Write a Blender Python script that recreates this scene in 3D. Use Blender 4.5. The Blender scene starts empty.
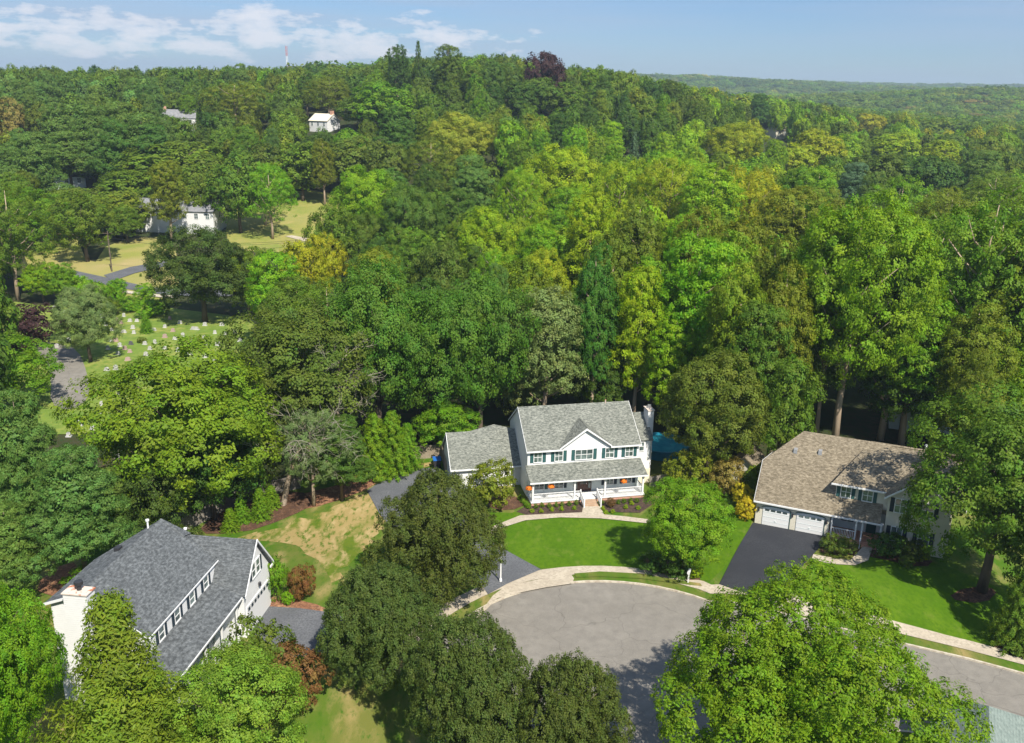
import bpy, bmesh, math, random
import numpy as np
from mathutils import Vector, Matrix
rnd = random.Random(7)
rng = np.random.default_rng(11)
S = bpy.context.scene
C = S.collection
R = math.radians
# ------------------------------------------------------------------ camera
F_PX, PITCH, CAM_H, ROLL = 900.0, R(17.3), 42.07, R(0.95)
cam_d = bpy.data.cameras.new('camera'); cam = bpy.data.objects.new('camera', cam_d); C.objects.link(cam)
cam_d.sensor_width = 36; cam_d.lens = F_PX / 1024 * 36; cam_d.clip_start = 0.5; cam_d.clip_end = 30000
cam.location = (0, 0, CAM_H)
cam.rotation_euler = (Matrix.Rotation(R(90) - PITCH, 3, 'X') @ Matrix.Rotation(ROLL, 3, 'Z')).to_euler()
S.camera = cam
# ------------------------------------------------------------------ render
S.render.engine = 'CYCLES'
S.cycles.max_bounces = 6; S.cycles.diffuse_bounces = 3; S.cycles.glossy_bounces = 2
S.cycles.transmission_bounces = 4; S.cycles.transparent_max_bounces = 4; S.cycles.volume_bounces = 0
S.cycles.use_denoising = True
S.cycles.sample_clamp_indirect = 4
S.view_settings.view_transform = 'Standard'; S.view_settings.look = 'None'
S.view_settings.exposure = 0.85; S.view_settings.gamma = 1.0; S.view_settings.use_curve_mapping = False
# ------------------------------------------------------------------ sky and sun
SUN_EL, SUN_AZ = R(49), R(27)          # azimuth: to the right of straight behind the camera
sun_dir = Vector((math.sin(SUN_AZ) * math.cos(SUN_EL), -math.cos(SUN_AZ) * math.cos(SUN_EL), math.sin(SUN_EL)))
world = bpy.data.worlds.new('World'); S.world = world; world.use_nodes = True
nt = world.node_tree; nt.nodes.clear()
N = nt.nodes.new; LK = nt.links.new
out = N('ShaderNodeOutputWorld'); bg = N('ShaderNodeBackground'); sky = N('ShaderNodeTexSky')
sky.sky_type = 'NISHITA'; sky.sun_disc = False; sky.sun_elevation = SUN_EL
sky.sun_rotation = math.atan2(sun_dir.x, sun_dir.y)
sky.altitude = 50; sky.air_density = 1.0; sky.dust_density = 0.3; sky.ozone_density = 3.0
bg.inputs['Strength'].default_value = 0.096
# clouds: noise on the view direction, only low above the horizon
tc = N('ShaderNodeTexCoord'); sep = N('ShaderNodeSeparateXYZ'); LK(tc.outputs['Generated'], sep.inputs[0])
def mth(op, a, b=None, clamp=False):
    n = N('ShaderNodeMath'); n.operation = op; n.use_clamp = clamp
    for i, v in enumerate((a, b)):
        if v is None: continue
        if isinstance(v, (int, float)): n.inputs[i].default_value = v
        else: LK(v, n.inputs[i])
    return n.outputs[0]
def ramp(v, pts):
    n = N('ShaderNodeValToRGB'); e = n.color_ramp.elements
    e[0].position, e[0].color = pts[0][0], (pts[0][1],) * 3 + (1,)
    e[1].position, e[1].color = pts[-1][0], (pts[-1][1],) * 3 + (1,)
    for p, c in pts[1:-1]:
        x = e.new(p); x.color = (c,) * 3 + (1,)
    LK(v, n.inputs[0]); return n.outputs[0]
az = mth('ARCTAN2', sep.outputs[0], sep.outputs[1])
comb = N('ShaderNodeCombineXYZ'); LK(mth('MULTIPLY', az, 13.0), comb.inputs[0]); LK(mth('MULTIPLY', sep.outputs[2], 38.0), comb.inputs[1])
nz = N('ShaderNodeTexNoise'); nz.inputs['Scale'].default_value = 1.25; nz.inputs['Detail'].default_value = 8; nz.inputs['Roughness'].default_value = 0.6
LK(comb.outputs[0], nz.inputs['Vector'])
band = ramp(sep.outputs[2], [(0.005, 0.0), (0.025, 0.8), (0.05, 1.0), (0.075, 0.75), (0.12, 0.5)])
side = ramp(mth('MULTIPLY', mth('ADD', az, 0.7), 0.8), [(0.05, 1.0), (0.38, 1.0), (0.56, 0.85), (0.66, 0.5), (0.8, 0.4), (1.0, 0.75)])
cl = mth('MULTIPLY', nz.outputs['Fac'], mth('MULTIPLY', band, side))
puff = ramp(cl, [(0.405, 0.0), (0.45, 0.6), (0.53, 1.0)])
comb2 = N('ShaderNodeCombineXYZ'); LK(mth('MULTIPLY', az, 3.0), comb2.inputs[0]); LK(mth('MULTIPLY', sep.outputs[2], 40.0), comb2.inputs[1])
nz2 = N('ShaderNodeTexNoise'); nz2.inputs['Scale'].default_value = 1.0; nz2.inputs['Detail'].default_value = 5
LK(comb2.outputs[0], nz2.inputs['Vector'])
veil = mth('MULTIPLY', ramp(nz2.outputs['Fac'], [(0.34, 0.0), (0.66, 0.75)]), side)
mix = N('ShaderNodeMix'); mix.data_type = 'RGBA'; 
hzn = N('ShaderNodeMix'); hzn.data_type = 'RGBA'; hzn.blend_type = 'MULTIPLY'; LK(ramp(sep.outputs[2], [(0.0, 1.0), (0.12, 1.0), (0.5, 0.0)]), hzn.inputs[0]); LK(sky.outputs[0], hzn.inputs[6]); hzn.inputs[7].default_value = (.38, .48, .64, 1)
LK(veil, mix.inputs[0]); LK(hzn.outputs[2], mix.inputs[6]); mix.inputs[7].default_value = (2.7, 3.3, 4.3, 1)
mix2 = N('ShaderNodeMix'); mix2.data_type = 'RGBA'; LK(mth('MULTIPLY', puff, 0.75), mix2.inputs[0]); LK(mix.outputs[2], mix2.inputs[6]); mix2.inputs[7].default_value = (5.7, 5.6, 5.8, 1)
LK(mix2.outputs[2], bg.inputs[0]); LK(bg.outputs[0], out.inputs[0])
sd = bpy.data.lights.new('sun', 'SUN'); sd.energy = 4.4; sd.angle = R(0.53); sd.color = (1.0, 0.94, 0.82)
sun = bpy.data.objects.new('sun', sd); C.objects.link(sun); sun.rotation_euler = sun_dir.to_track_quat('Z', 'Y').to_euler()
# ------------------------------------------------------------------ picture <-> place
_c, _s = math.cos(PITCH), math.sin(PITCH); _cr, _sr = math.cos(ROLL), math.sin(ROLL)
def sstep(a, b, x):
    t = np.clip((x - a) / (b - a), 0, 1); return t * t * (3 - 2 * t)
def terrain(x, y):
    x = np.asarray(x, float); y = np.asarray(y, float)
    z = 1.18 * (1 - sstep(10.5, 22, np.hypot((x + 25) * 0.95, y - 60))) + 0.92 * (1 - sstep(11, 20, np.hypot(x - 33, y - 82.5)))
    s = x / np.maximum(y, 60.0)
    amp = np.interp(s, [-1.2, -0.55, -0.3, -0.05, 0.1, 0.22, 0.4, 0.57, 1.2], [26, 29, 33, 43, 34, 23, 12, 6, 6])
    d = np.hypot(x * 0.6, y)
    hill = amp * sstep(185, 500, d) * (1 - 0.75 * sstep(620, 1300, d))
    hill = hill + 1.5 * np.sin(x * 0.021 + 1.0) * np.sin(y * 0.017) * sstep(220, 400, d)
    far = 38 * np.exp(-((d - 1500) / 300) ** 2) * (0.75 + 0.25 * np.sin(s * 13 + 1.2)) * sstep(0.05, 0.3, s) \
        + 62 * np.exp(-((d - 2500) / 420) ** 2) * (0.85 + 0.15 * np.sin(s * 9 + 0.4)) \
        + 88 * np.exp(-((d - 3800) / 600) ** 2) * (0.9 + 0.1 * np.sin(s * 6 + 2.2))
    return z + hill + far * sstep(700, 1300, d)
def proj(p):
    x, y, z = p[0], p[1], p[2] - CAM_H
    dz = y * _c - z * _s; dy = y * _s + z * _c
    u, v = F_PX * x / dz, -F_PX * dy / dz
    return 512 + u * _cr - v * _sr, 371.5 + u * _sr + v * _cr
def ray(px, py):
    u, v = px - 512, py - 371.5
    u, v = u * _cr + v * _sr, -u * _sr + v * _cr
    return np.array([u / F_PX, _c - v / F_PX * _s, -_s - v / F_PX * _c])
def gp(px, py, dz=0.0):
    """the ground point (dz above it) seen at this pixel of the photograph"""
    d = ray(px, py); t = 20.0; prev = 20.0
    while t < 5000:
        if CAM_H + d[2] * t < float(terrain(d[0] * t, d[1] * t)) + dz: break
        prev = t; t *= 1.02
    lo, hi = prev, t
    for _ in range(30):
        m = (lo + hi) / 2
        if CAM_H + d[2] * m < float(terrain(d[0] * m, d[1] * m)) + dz: hi = m
        else: lo = m
    return (d[0] * hi, d[1] * hi)
def T(x, y): return float(terrain(x, y))
# ------------------------------------------------------------------ materials
def mat(name, col, rough=0.7, spec=0.3, build=None, metallic=0.0):
    m = bpy.data.materials.new(name); m.use_nodes = True; t = m.node_tree
    b = t.nodes['Principled BSDF']; b.inputs['Base Color'].default_value = (*col, 1); b.inputs['Roughness'].default_value = rough
    b.inputs['Specular IOR Level'].default_value = spec; b.inputs['Metallic'].default_value = metallic
    if build: build(t, b)
    return m
def nn(t, k, **kw):
    n = t.nodes.new(k)
    for a, v in kw.items(): setattr(n, a, v)
    return n
def noise_mix(cols, scales, coord='Object', thr=None, bump=0.0, stretch=(1, 1, 1)):
    """base colour from several colours mixed by noise layers"""
    def f(t, b):
        tcn = nn(t, 'ShaderNodeTexCoord'); mp = nn(t, 'ShaderNodeMapping'); mp.inputs['Scale'].default_value = stretch
        t.links.new(tcn.outputs[coord], mp.inputs[0])
        prev = None
        for i, (c, sc) in enumerate(zip(cols[1:], scales)):
            z = nn(t, 'ShaderNodeTexNoise'); z.inputs['Scale'].default_value = sc; z.inputs['Detail'].default_value = 6; z.inputs['Roughness'].default_value = 0.62
            t.links.new(mp.outputs[0], z.inputs['Vector'])
            r = nn(t, 'ShaderNodeValToRGB'); lo, hi = (thr or [(0.42, 0.6)] * 9)[i]
            r.color_ramp.elements[0].position = lo; r.color_ramp.elements[1].position = hi
            t.links.new(z.outputs['Fac'], r.inputs[0])
            mx = nn(t, 'ShaderNodeMix', data_type='RGBA'); t.links.new(r.outputs[0], mx.inputs[0])
            if prev is None: mx.inputs[6].default_value = (*cols[0], 1)
            else: t.links.new(prev, mx.inputs[6])
            mx.inputs[7].default_value = (*c, 1); prev = mx.outputs[2]
        t.links.new(prev, b.inputs['Base Color'])
        if bump:
            bp = nn(t, 'ShaderNodeBump'); bp.inputs['Strength'].default_value = 0.6; bp.inputs['Distance'].default_value = bump
            t.links.new(z.outputs['Fac'], bp.inputs['Height']); t.links.new(bp.outputs[0], b.inputs['Normal'])
    return f
def shingle(c0, c1, c2):
    def f(t, b):
        tcn = nn(t, 'ShaderNodeTexCoord')
        mp = nn(t, 'ShaderNodeMapping'); mp.inputs['Scale'].default_value = (3.2, 3.2, 9.0); t.links.new(tcn.outputs['Object'], mp.inputs[0])
        z = nn(t, 'ShaderNodeTexNoise'); z.inputs['Scale'].default_value = 1.0; z.inputs['Detail'].default_value = 4; z.inputs['Roughness'].default_value = 0.75
        t.links.new(mp.outputs[0], z.inputs['Vector'])
        r = nn(t, 'ShaderNodeValToRGB'); e = r.color_ramp.elements
        e[0].position = 0.34; e[0].color = (*c0, 1); e[1].position = 0.66; e[1].color = (*c2, 1); m_ = e.new(0.5); m_.color = (*c1, 1)
        t.links.new(z.outputs['Fac'], r.inputs[0])
        z2 = nn(t, 'ShaderNodeTexNoise'); z2.inputs['Scale'].default_value = 0.5; z2.inputs['Detail'].default_value = 3; t.links.new(tcn.outputs['Object'], z2.inputs['Vector'])
        mr = nn(t, 'ShaderNodeMapRange'); mr.inputs['To Min'].default_value = 0.84; mr.inputs['To Max'].default_value = 1.16; t.links.new(z2.outputs['Fac'], mr.inputs[0])
        # course lines
        sp = nn(t, 'ShaderNodeSeparateXYZ'); t.links.new(tcn.outputs['Object'], sp.inputs[0])
        a = nn(t, 'ShaderNodeMath', operation='MULTIPLY'); t.links.new(sp.outputs[2], a.inputs[0]); a.inputs[1].default_value = 8.0
        fr = nn(t, 'ShaderNodeMath', operation='FRACT'); t.links.new(a.outputs[0], fr.inputs[0])
        lt = nn(t, 'ShaderNodeMapRange'); lt.inputs['From Max'].default_value = 0.3; lt.inputs['To Min'].default_value = 0.8; t.links.new(fr.outputs[0], lt.inputs[0])
        m1 = nn(t, 'ShaderNodeMath', operation='MULTIPLY'); t.links.new(mr.outputs[0], m1.inputs[0]); t.links.new(lt.outputs[0], m1.inputs[1])
        vm = nn(t, 'ShaderNodeVectorMath', operation='SCALE'); t.links.new(r.outputs[0], vm.inputs[0]); t.links.new(m1.outputs[0], vm.inputs['Scale'])
        t.links.new(vm.outputs[0], b.inputs['Base Color'])
        bp = nn(t, 'ShaderNodeBump'); bp.inputs['Strength'].default_value = 0.5; bp.inputs['Distance'].default_value = 0.03
        t.links.new(z.outputs['Fac'], bp.inputs['Height']); t.links.new(bp.outputs[0], b.inputs['Normal'])
    return f
def siding(col, step=0.16):
    """clapboards: a real groove line at each board's foot"""
    def f(t, b):
        tcn = nn(t, 'ShaderNodeTexCoord'); sp = nn(t, 'ShaderNodeSeparateXYZ'); t.links.new(tcn.outputs['Object'], sp.inputs[0])
        a = nn(t, 'ShaderNodeMath', operation='MULTIPLY'); t.links.new(sp.outputs[2], a.inputs[0]); a.inputs[1].default_value = 1 / step
        fr = nn(t, 'ShaderNodeMath', operation='FRACT'); t.links.new(a.outputs[0], fr.inputs[0])
        bp = nn(t, 'ShaderNodeBump'); bp.inputs['Strength'].default_value = 0.5; bp.inputs['Distance'].default_value = 0.02; bp.invert = True
        t.links.new(fr.outputs[0], bp.inputs['Height']); t.links.new(bp.outputs[0], b.inputs['Normal'])
        z = nn(t, 'ShaderNodeTexNoise'); z.inputs['Scale'].default_value = 1.3; z.inputs['Detail'].default_value = 5; t.links.new(tcn.outputs['Object'], z.inputs['Vector'])
        mr = nn(t, 'ShaderNodeMapRange'); mr.inputs['To Min'].default_value = 0.9; mr.inputs['To Max'].default_value = 1.06; t.links.new(z.outputs['Fac'], mr.inputs[0])
        vm = nn(t, 'ShaderNodeVectorMath', operation='SCALE'); vm.inputs[0].default_value = col; t.links.new(mr.outputs[0], vm.inputs['Scale'])
        t.links.new(vm.outputs[0], b.inputs['Base Color'])
    return f
def brickf(c1, c2, mortar, sc=1.0):
    def f(t, b):
        tcn = nn(t, 'ShaderNodeTexCoord'); mp = nn(t, 'ShaderNodeMapping'); mp.inputs['Rotation'].default_value = (R(90), 0, 0); t.links.new(tcn.outputs['Object'], mp.inputs[0])
        br = nn(t, 'ShaderNodeTexBrick'); br.inputs['Scale'].default_value = 4 * sc; br.inputs['Color1'].default_value = (*c1, 1); br.inputs['Color2'].default_value = (*c2, 1); br.inputs['Mortar'].default_value = (*mortar, 1)
        t.links.new(mp.outputs[0], br.inputs['Vector']); t.links.new(br.outputs[0], b.inputs['Base Color'])
    return f
M = {}
M['forest_floor'] = mat('forest_floor', (.05, .05, .02), .95, .1, noise_mix([(.035, .04, .016), (.07, .055, .03), (.03, .05, .015)], [.15, 1.2]))
M['lawn'] = mat('lawn', (.07, .15, .02), .9, .15, noise_mix([(.060, .132, .002), (.085, .158, .005), (.044, .104, .002), (.11, .16, .02)], [.3, 3.5, .9], bump=.04, thr=[(.4, .65), (.42, .72), (.56, .72)], stretch=(1, .6, 1)))
M['rough_lawn'] = mat('rough_lawn', (.1, .15, .03), .9, .15, noise_mix([(.055, .125, .006), (.13, .14, .03), (.29, .22, .09), (.045, .11, .006)], [.16, .6, 2.4], bump=.03, thr=[(.42, .6), (.5, .68), (.5, .68)], stretch=(1, .45, 1)))
M['dry_lawn'] = mat('dry_lawn', (.3, .22, .1), .9, .15, noise_mix([(.30, .225, .09), (.10, .14, .012), (.38, .285, .135), (.07, .12, .008)], [.28, .8, 2.2], bump=.03, thr=[(.48, .60), (.5, .65), (.5, .64)], stretch=(1, .4, 1)))
M['meadow'] = mat('meadow', (.2, .22, .06), .9, .15, noise_mix([(.23, .24, .055), (.30, .26, .09), (.16, .21, .035), (.38, .29, .14)], [.05, .12, .03], thr=[(.4, .6), (.45, .65), (.5, .68)]))
M['cemetery_grass'] = mat('cemetery_grass', (.2, .25, .05), .9, .15, noise_mix([(.15, .22, .035), (.24, .26, .06), (.12, .19, .03)], [.12, .6]))
M['mulch'] = mat('mulch', (.1, .05, .03), .95, .1, noise_mix([(.10, .055, .035), (.18, .10, .06), (.06, .035, .025)], [1.5, 6], bump=.05))
M['red_mulch'] = mat('red_mulch', (.2, .1, .06), .95, .1, noise_mix([(.24, .115, .065), (.36, .20, .11), (.14, .07, .045)], [1.1, 5], bump=.05))
M['dark_mulch'] = mat('dark_mulch', (.05, .035, .03), .95, .1, noise_mix([(.05, .035, .03), (.09, .06, .045)], [4], bump=.04))

def cracked(base_f):
    def f(t, b):
        base_f(t, b); src = b.inputs['Base Color'].links[0].from_socket
        tcn = nn(t, 'ShaderNodeTexCoord'); nz_ = nn(t, 'ShaderNodeTexNoise'); nz_.inputs['Scale'].default_value = .5; t.links.new(tcn.outputs['Object'], nz_.inputs['Vector'])
        ad = nn(t, 'ShaderNodeVectorMath', operation='MULTIPLY_ADD'); t.links.new(nz_.outputs['Color'], ad.inputs[0]); ad.inputs[1].default_value = (3, 3, 0); t.links.new(tcn.outputs['Object'], ad.inputs[2])
        vo = nn(t, 'ShaderNodeTexVoronoi', feature='DISTANCE_TO_EDGE'); vo.inputs['Scale'].default_value = .16; t.links.new(ad.outputs[0], vo.inputs['Vector'])
        mr = nn(t, 'ShaderNodeMapRange'); mr.inputs['From Max'].default_value = .009; mr.inputs['To Min'].default_value = .72; mr.inputs['To Max'].default_value = 1.0; t.links.new(vo.outputs['Distance'], mr.inputs[0])
        vm = nn(t, 'ShaderNodeVectorMath', operation='SCALE'); t.links.new(src, vm.inputs[0]); t.links.new(mr.outputs[0], vm.inputs['Scale']); t.links.new(vm.outputs[0], b.inputs['Base Color'])
    return f
M['asphalt'] = mat('asphalt', (.2, .19, .18), .9, .2, cracked(noise_mix([(.190, .174, .152), (.232, .214, .188), (.165, .152, .134), (.245, .228, .20)], [.16, 1.1, 14], bump=.01, thr=[(.4, .62), (.4, .7), (.5, .75)])))
M['driveway'] = mat('driveway', (.05, .05, .055), .85, .25, noise_mix([(.030, .032, .038), (.042, .044, .050), (.026, .028, .034)], [.35, 8], bump=.01))
M['old_driveway'] = mat('old_driveway', (.1, .1, .11), .88, .2, noise_mix([(.105, .11, .12), (.14, .145, .155), (.085, .088, .097)], [.35, 6], bump=.01))
M['concrete'] = mat('concrete', (.5, .44, .36), .85, .2, noise_mix([(.42, .36, .28), (.49, .43, .34), (.35, .30, .235)], [.5, 4], bump=.01))
M['pale_kerb'] = mat('pale_kerb', (.6, .55, .45), .85, .2, noise_mix([(.52, .47, .38), (.38, .32, .25)], [3]))
M['white'] = mat('white', (.7, .7, .7), .5, .35)
M['white_siding'] = mat('white_siding', (.8, .8, .8), .55, .3, siding((.69, .69, .69)))
M['gray_siding'] = mat('gray_siding', (.6, .64, .66), .55, .3, siding((.62, .68, .68)))
M['cream_siding'] = mat('cream_siding', (.72, .68, .56), .55, .3, siding((.63, .59, .49)))
M['roof_gray'] = mat('roof_gray', (.25, .26, .24), .9, .15, shingle((.075, .08, .07), (.16, .168, .146), (.275, .278, .243)))
M['roof_tan'] = mat('roof_tan', (.28, .23, .17), .9, .15, shingle((.10, .082, .056), (.19, .158, .112), (.31, .262, .19)))
M['roof_slate'] = mat('roof_slate', (.1, .1, .12), .9, .15, shingle((.050, .055, .058), (.098, .106, .112), (.17, .182, .19)))
M['roof_green'] = mat('roof_green', (.2, .27, .24), .9, .15, shingle((.13, .165, .15), (.175, .215, .195), (.225, .265, .24)))
M['roof_far'] = mat('roof_far', (.2, .2, .22), .9, .15, noise_mix([(.17, .175, .19), (.24, .24, .25)], [1.0]))
M['shutter'] = mat('shutter', (.03, .09, .09), .5, .3)
M['shutter_dark'] = mat('shutter_dark', (.02, .035, .05), .5, .3)
M['glass'] = mat('glass', (.06, .085, .085), .06, .9, noise_mix([(.045, .065, .065), (.16, .21, .20)], [.9]))
M['brick'] = mat('brick', (.4, .18, .12), .85, .2, brickf((.42, .19, .12), (.50, .26, .18), (.5, .42, .35)))
M['wood_door'] = mat('wood_door', (.07, .03, .02), .45, .4)
M['dark'] = mat('dark', (.03, .03, .035), .5, .4)
M['steps'] = mat('steps', (.55, .45, .36), .8, .2, noise_mix([(.36, .25, .17), (.44, .32, .23)], [2]))
M['orange_flower'] = mat('orange_flower', (.75, .2, .02), .7, .2)
M['fence_wood'] = mat('fence_wood', (.35, .27, .2), .85, .2, noise_mix([(.33, .27, .20), (.42, .35, .27), (.24, .19, .14)], [2, 9], stretch=(8, 8, .6)))
M['fence_wood_gray'] = mat('fence_wood_gray', (.25, .22, .19), .85, .2, noise_mix([(.24, .215, .19), (.32, .29, .25), (.16, .14, .12)], [2, 9], stretch=(8, 8, .6)))
M['blue_plastic'] = mat('blue_plastic', (.02, .12, .42), .4, .5)
M['pool_water'] = mat('pool_water', (.02, .3, .42), .15, .5, noise_mix([(.015, .28, .40), (.03, .38, .50)], [.8]))
M['pool_wall'] = mat('pool_wall', (.02, .22, .34), .5, .4)
M['metal'] = mat('metal', (.5, .5, .52), .4, .5, metallic=.6)
M['rust'] = mat('rust', (.4, .15, .08), .8, .2, noise_mix([(.60, .52, .45), (.40, .14, .07)], [2.2], thr=[(.52, .62)]))
M['granite'] = mat('granite', (.55, .54, .52), .7, .3, noise_mix([(.36, .355, .34), (.50, .49, .47)], [1.2], coord='Object'))
M['granite_pink'] = mat('granite_pink', (.36, .26, .235), .7, .3)
M['granite_dark'] = mat('granite_dark', (.10, .10, .11), .5, .4)
M['bark'] = mat('bark', (.12, .09, .07), .95, .1, noise_mix([(.13, .10, .075), (.22, .18, .14), (.07, .055, .04)], [2, 7], stretch=(1, 1, .25), bump=.04))
M['pale_bark'] = mat('pale_bark', (.35, .27, .2), .95, .1, noise_mix([(.36, .27, .19), (.45, .38, .30), (.22, .165, .12)], [1.2, 7], stretch=(1, 1, .25), bump=.04))
M['dead_wood'] = mat('dead_wood', (.5, .46, .4), .95, .1, noise_mix([(.33, .30, .235), (.22, .20, .15)], [2]))
M['wire'] = mat('wire', (.02, .02, .02), .6, .3)
M['mast_red'] = mat('mast_red', (.5, .12, .1), .6, .3)
M['tan_panel'] = mat('tan_panel', (.7, .62, .48), .7, .2)
# leaves: the tone of each leaf from a face attribute, the tint of the tree from the object (or from the instance)
def leaf_mat(name, inst=False, transl=0.42, rough=.6):
    m = bpy.data.materials.new(name); m.use_nodes = True; t = m.node_tree; t.nodes.clear()
    o = nn(t, 'ShaderNodeOutputMaterial')
    if inst:
        ci = nn(t, 'ShaderNodeAttribute', attribute_type='INSTANCER', attribute_name='tint'); col = ci.outputs['Color']
    else:
        ci = nn(t, 'ShaderNodeObjectInfo'); col = ci.outputs['Color']
    at = nn(t, 'ShaderNodeAttribute', attribute_type='GEOMETRY', attribute_name='tone')
    at2 = nn(t, 'ShaderNodeAttribute', attribute_type='GEOMETRY', attribute_name='hue')
    mr = nn(t, 'ShaderNodeMapRange'); mr.inputs['To Min'].default_value = .7; mr.inputs['To Max'].default_value = 1.55; t.links.new(at.outputs['Fac'], mr.inputs[0])
    hs = nn(t, 'ShaderNodeHueSaturation')
    mh = nn(t, 'ShaderNodeMapRange'); mh.inputs['To Min'].default_value = .468; mh.inputs['To Max'].default_value = .522; t.links.new(at2.outputs['Fac'], mh.inputs[0])
    t.links.new(mh.outputs[0], hs.inputs['Hue']); t.links.new(mr.outputs[0], hs.inputs['Value']); t.links.new(col, hs.inputs['Color'])
    b = nn(t, 'ShaderNodeBsdfPrincipled'); b.inputs['Roughness'].default_value = rough; b.inputs['Specular IOR Level'].default_value = .22
    t.links.new(hs.outputs[0], b.inputs['Base Color'])
    tr = nn(t, 'ShaderNodeBsdfTranslucent')
    g = nn(t, 'ShaderNodeMix', data_type='RGBA', blend_type='MULTIPLY'); g.inputs[0].default_value = 1; t.links.new(hs.outputs[0], g.inputs[6]); g.inputs[7].default_value = (1.2, 1.2, .5, 1)
    t.links.new(g.outputs[2], tr.inputs[0])
    mx = nn(t, 'ShaderNodeMixShader'); mx.inputs[0].default_value = transl
    t.links.new(b.outputs[0], mx.inputs[1]); t.links.new(tr.outputs[0], mx.inputs[2]); t.links.new(mx.outputs[0], o.inputs[0])
    return m
M['leaf'] = leaf_mat('leaf'); M['leaf_far'] = leaf_mat('leaf_far', inst=True)
# ------------------------------------------------------------------ object helpers
def tag(o, label=None, cat=None, group=None, kind=None):
    if label: o['label'] = label
    if cat: o['category'] = cat
    if group: o['group'] = group
    if kind: o['kind'] = kind
    return o
def empty(name, loc, rz=0, **k):
    o = bpy.data.objects.new(name, None); C.objects.link(o); o.location = loc; o.rotation_euler = (0, 0, rz); o.empty_display_size = .3
    return tag(o, **k)
class MB:
    """collects solids into one mesh"""
    def __init__(s): s.v = []; s.f = []
    def poly(s, pts, faces):
        n = len(s.v); s.v += [tuple(map(float, p)) for p in pts]; s.f += [tuple(i + n for i in f) for f in faces]; return s
    def box(s, x0, x1, y0, y1, z0, z1):
        return s.poly([(x0, y0, z0), (x1, y0, z0), (x1, y1, z0), (x0, y1, z0), (x0, y0, z1), (x1, y0, z1), (x1, y1, z1), (x0, y1, z1)],
                      [(3, 2, 1, 0), (4, 5, 6, 7), (0, 1, 5, 4), (1, 2, 6, 5), (2, 3, 7, 6), (3, 0, 4, 7)])
    def slab(s, pts, th):
        """solid from a planar polygon, thickness th straight down against its normal"""
        p = [Vector(q) for q in pts]; nrm = (p[1] - p[0]).cross(p[2] - p[0]).normalized(); n = len(p)
        q = [a - nrm * th for a in p]
        return s.poly(p + q, [tuple(range(n)), tuple(range(2 * n - 1, n - 1, -1))] + [(i, i + n, (i + 1) % n + n, (i + 1) % n) for i in range(n)])
    def prism(s, pts, d):
        """solid from a polygon swept by vector d"""
        n = len(pts); p = [Vector(q) for q in pts]; q = [a + Vector(d) for a in p]
        return s.poly(p + q, [tuple(range(n - 1, -1, -1)), tuple(range(n, 2 * n))] + [(i, (i + 1) % n, (i + 1) % n + n, i + n) for i in range(n)])
    def tube(s, pts, rad, seg=6):
        pts = [Vector(p) for p in pts]; rad = rad if isinstance(rad, (list, tuple)) else [rad] * len(pts); base = len(s.v)
        for i, p in enumerate(pts):
            d = (pts[min(i + 1, len(pts) - 1)] - pts[max(i - 1, 0)]).normalized()
            a = d.orthogonal().normalized() if i == 0 else (a - d * a.dot(d)).normalized()
            b = d.cross(a)
            for k in range(seg):
                t = 2 * math.pi * k / seg; q = p + (a * math.cos(t) + b * math.sin(t)) * rad[i]; s.v.append(tuple(q))
        for i in range(len(pts) - 1):
            for k in range(seg):
                s.f.append((base + i * seg + k, base + i * seg + (k + 1) % seg, base + (i + 1) * seg + (k + 1) % seg, base + (i + 1) * seg + k))
        s.f.append(tuple(base + k for k in range(seg - 1, -1, -1))); s.f.append(tuple(base + (len(pts) - 1) * seg + k for k in range(seg)))
        return s
    def lathe(s, prof, cx=0, cy=0, seg=12):
        base = len(s.v)
        for r_, z_ in prof:
            for k in range(seg):
                t = 2 * math.pi * k / seg; s.v.append((cx + r_ * math.cos(t), cy + r_ * math.sin(t), z_))
        for i in range(len(prof) - 1):
            for k in range(seg):
                s.f.append((base + i * seg + k, base + i * seg + (k + 1) % seg, base + (i + 1) * seg + (k + 1) % seg, base + (i + 1) * seg + k))
        s.f.append(tuple(base + k for k in range(seg - 1, -1, -1))); s.f.append(tuple(base + (len(prof) - 1) * seg + k for k in range(seg)))
        return s
    def build(s, name, m, parent=None, smooth=False):
        me = bpy.data.meshes.new(name); me.from_pydata(s.v, [], s.f); me.materials.append(m if not isinstance(m, str) else M[m])
        if smooth: me.polygons.foreach_set('use_smooth', [True] * len(me.polygons))
        me.update(); o = bpy.data.objects.new(name, me); C.objects.link(o)
        if parent: o.parent = parent
        return o
# ------------------------------------------------------------------ ground
def grid_axis(lo, hi, fine, c0, c1, grow=1.12):
    a = list(np.arange(c0, c1 + .1, fine)); s_ = fine; x = c1
    while x < hi: s_ *= grow; x += s_; a.append(x)
    s_ = fine; x = c0; b = []
    while x > lo: s_ *= grow; x -= s_; b.append(x)
    return np.array(b[::-1] + a)
xs = grid_axis(-4600, 4600, 2.0, -60, 60, 1.03); ys = grid_axis(-900, 4900, 2.0, 30, 120, 1.02)
X, Y = np.meshgrid(xs, ys); Z = terrain(X, Y)
nx, ny = len(xs), len(ys)
ix = np.arange(nx * ny).reshape(ny, nx)
fc = np.stack([ix[:-1, :-1], ix[:-1, 1:], ix[1:, 1:], ix[1:, :-1]], -1).reshape(-1, 4)
me = bpy.data.meshes.new('ground'); me.from_pydata(np.stack([X, Y, Z], -1).reshape(-1, 3).tolist(), [], fc.tolist())
me.polygons.foreach_set('use_smooth', [True] * len(me.polygons)); me.materials.append(M['forest_floor'])
ground = bpy.data.objects.new('ground', me); C.objects.link(ground); tag(ground, kind='structure')
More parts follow.
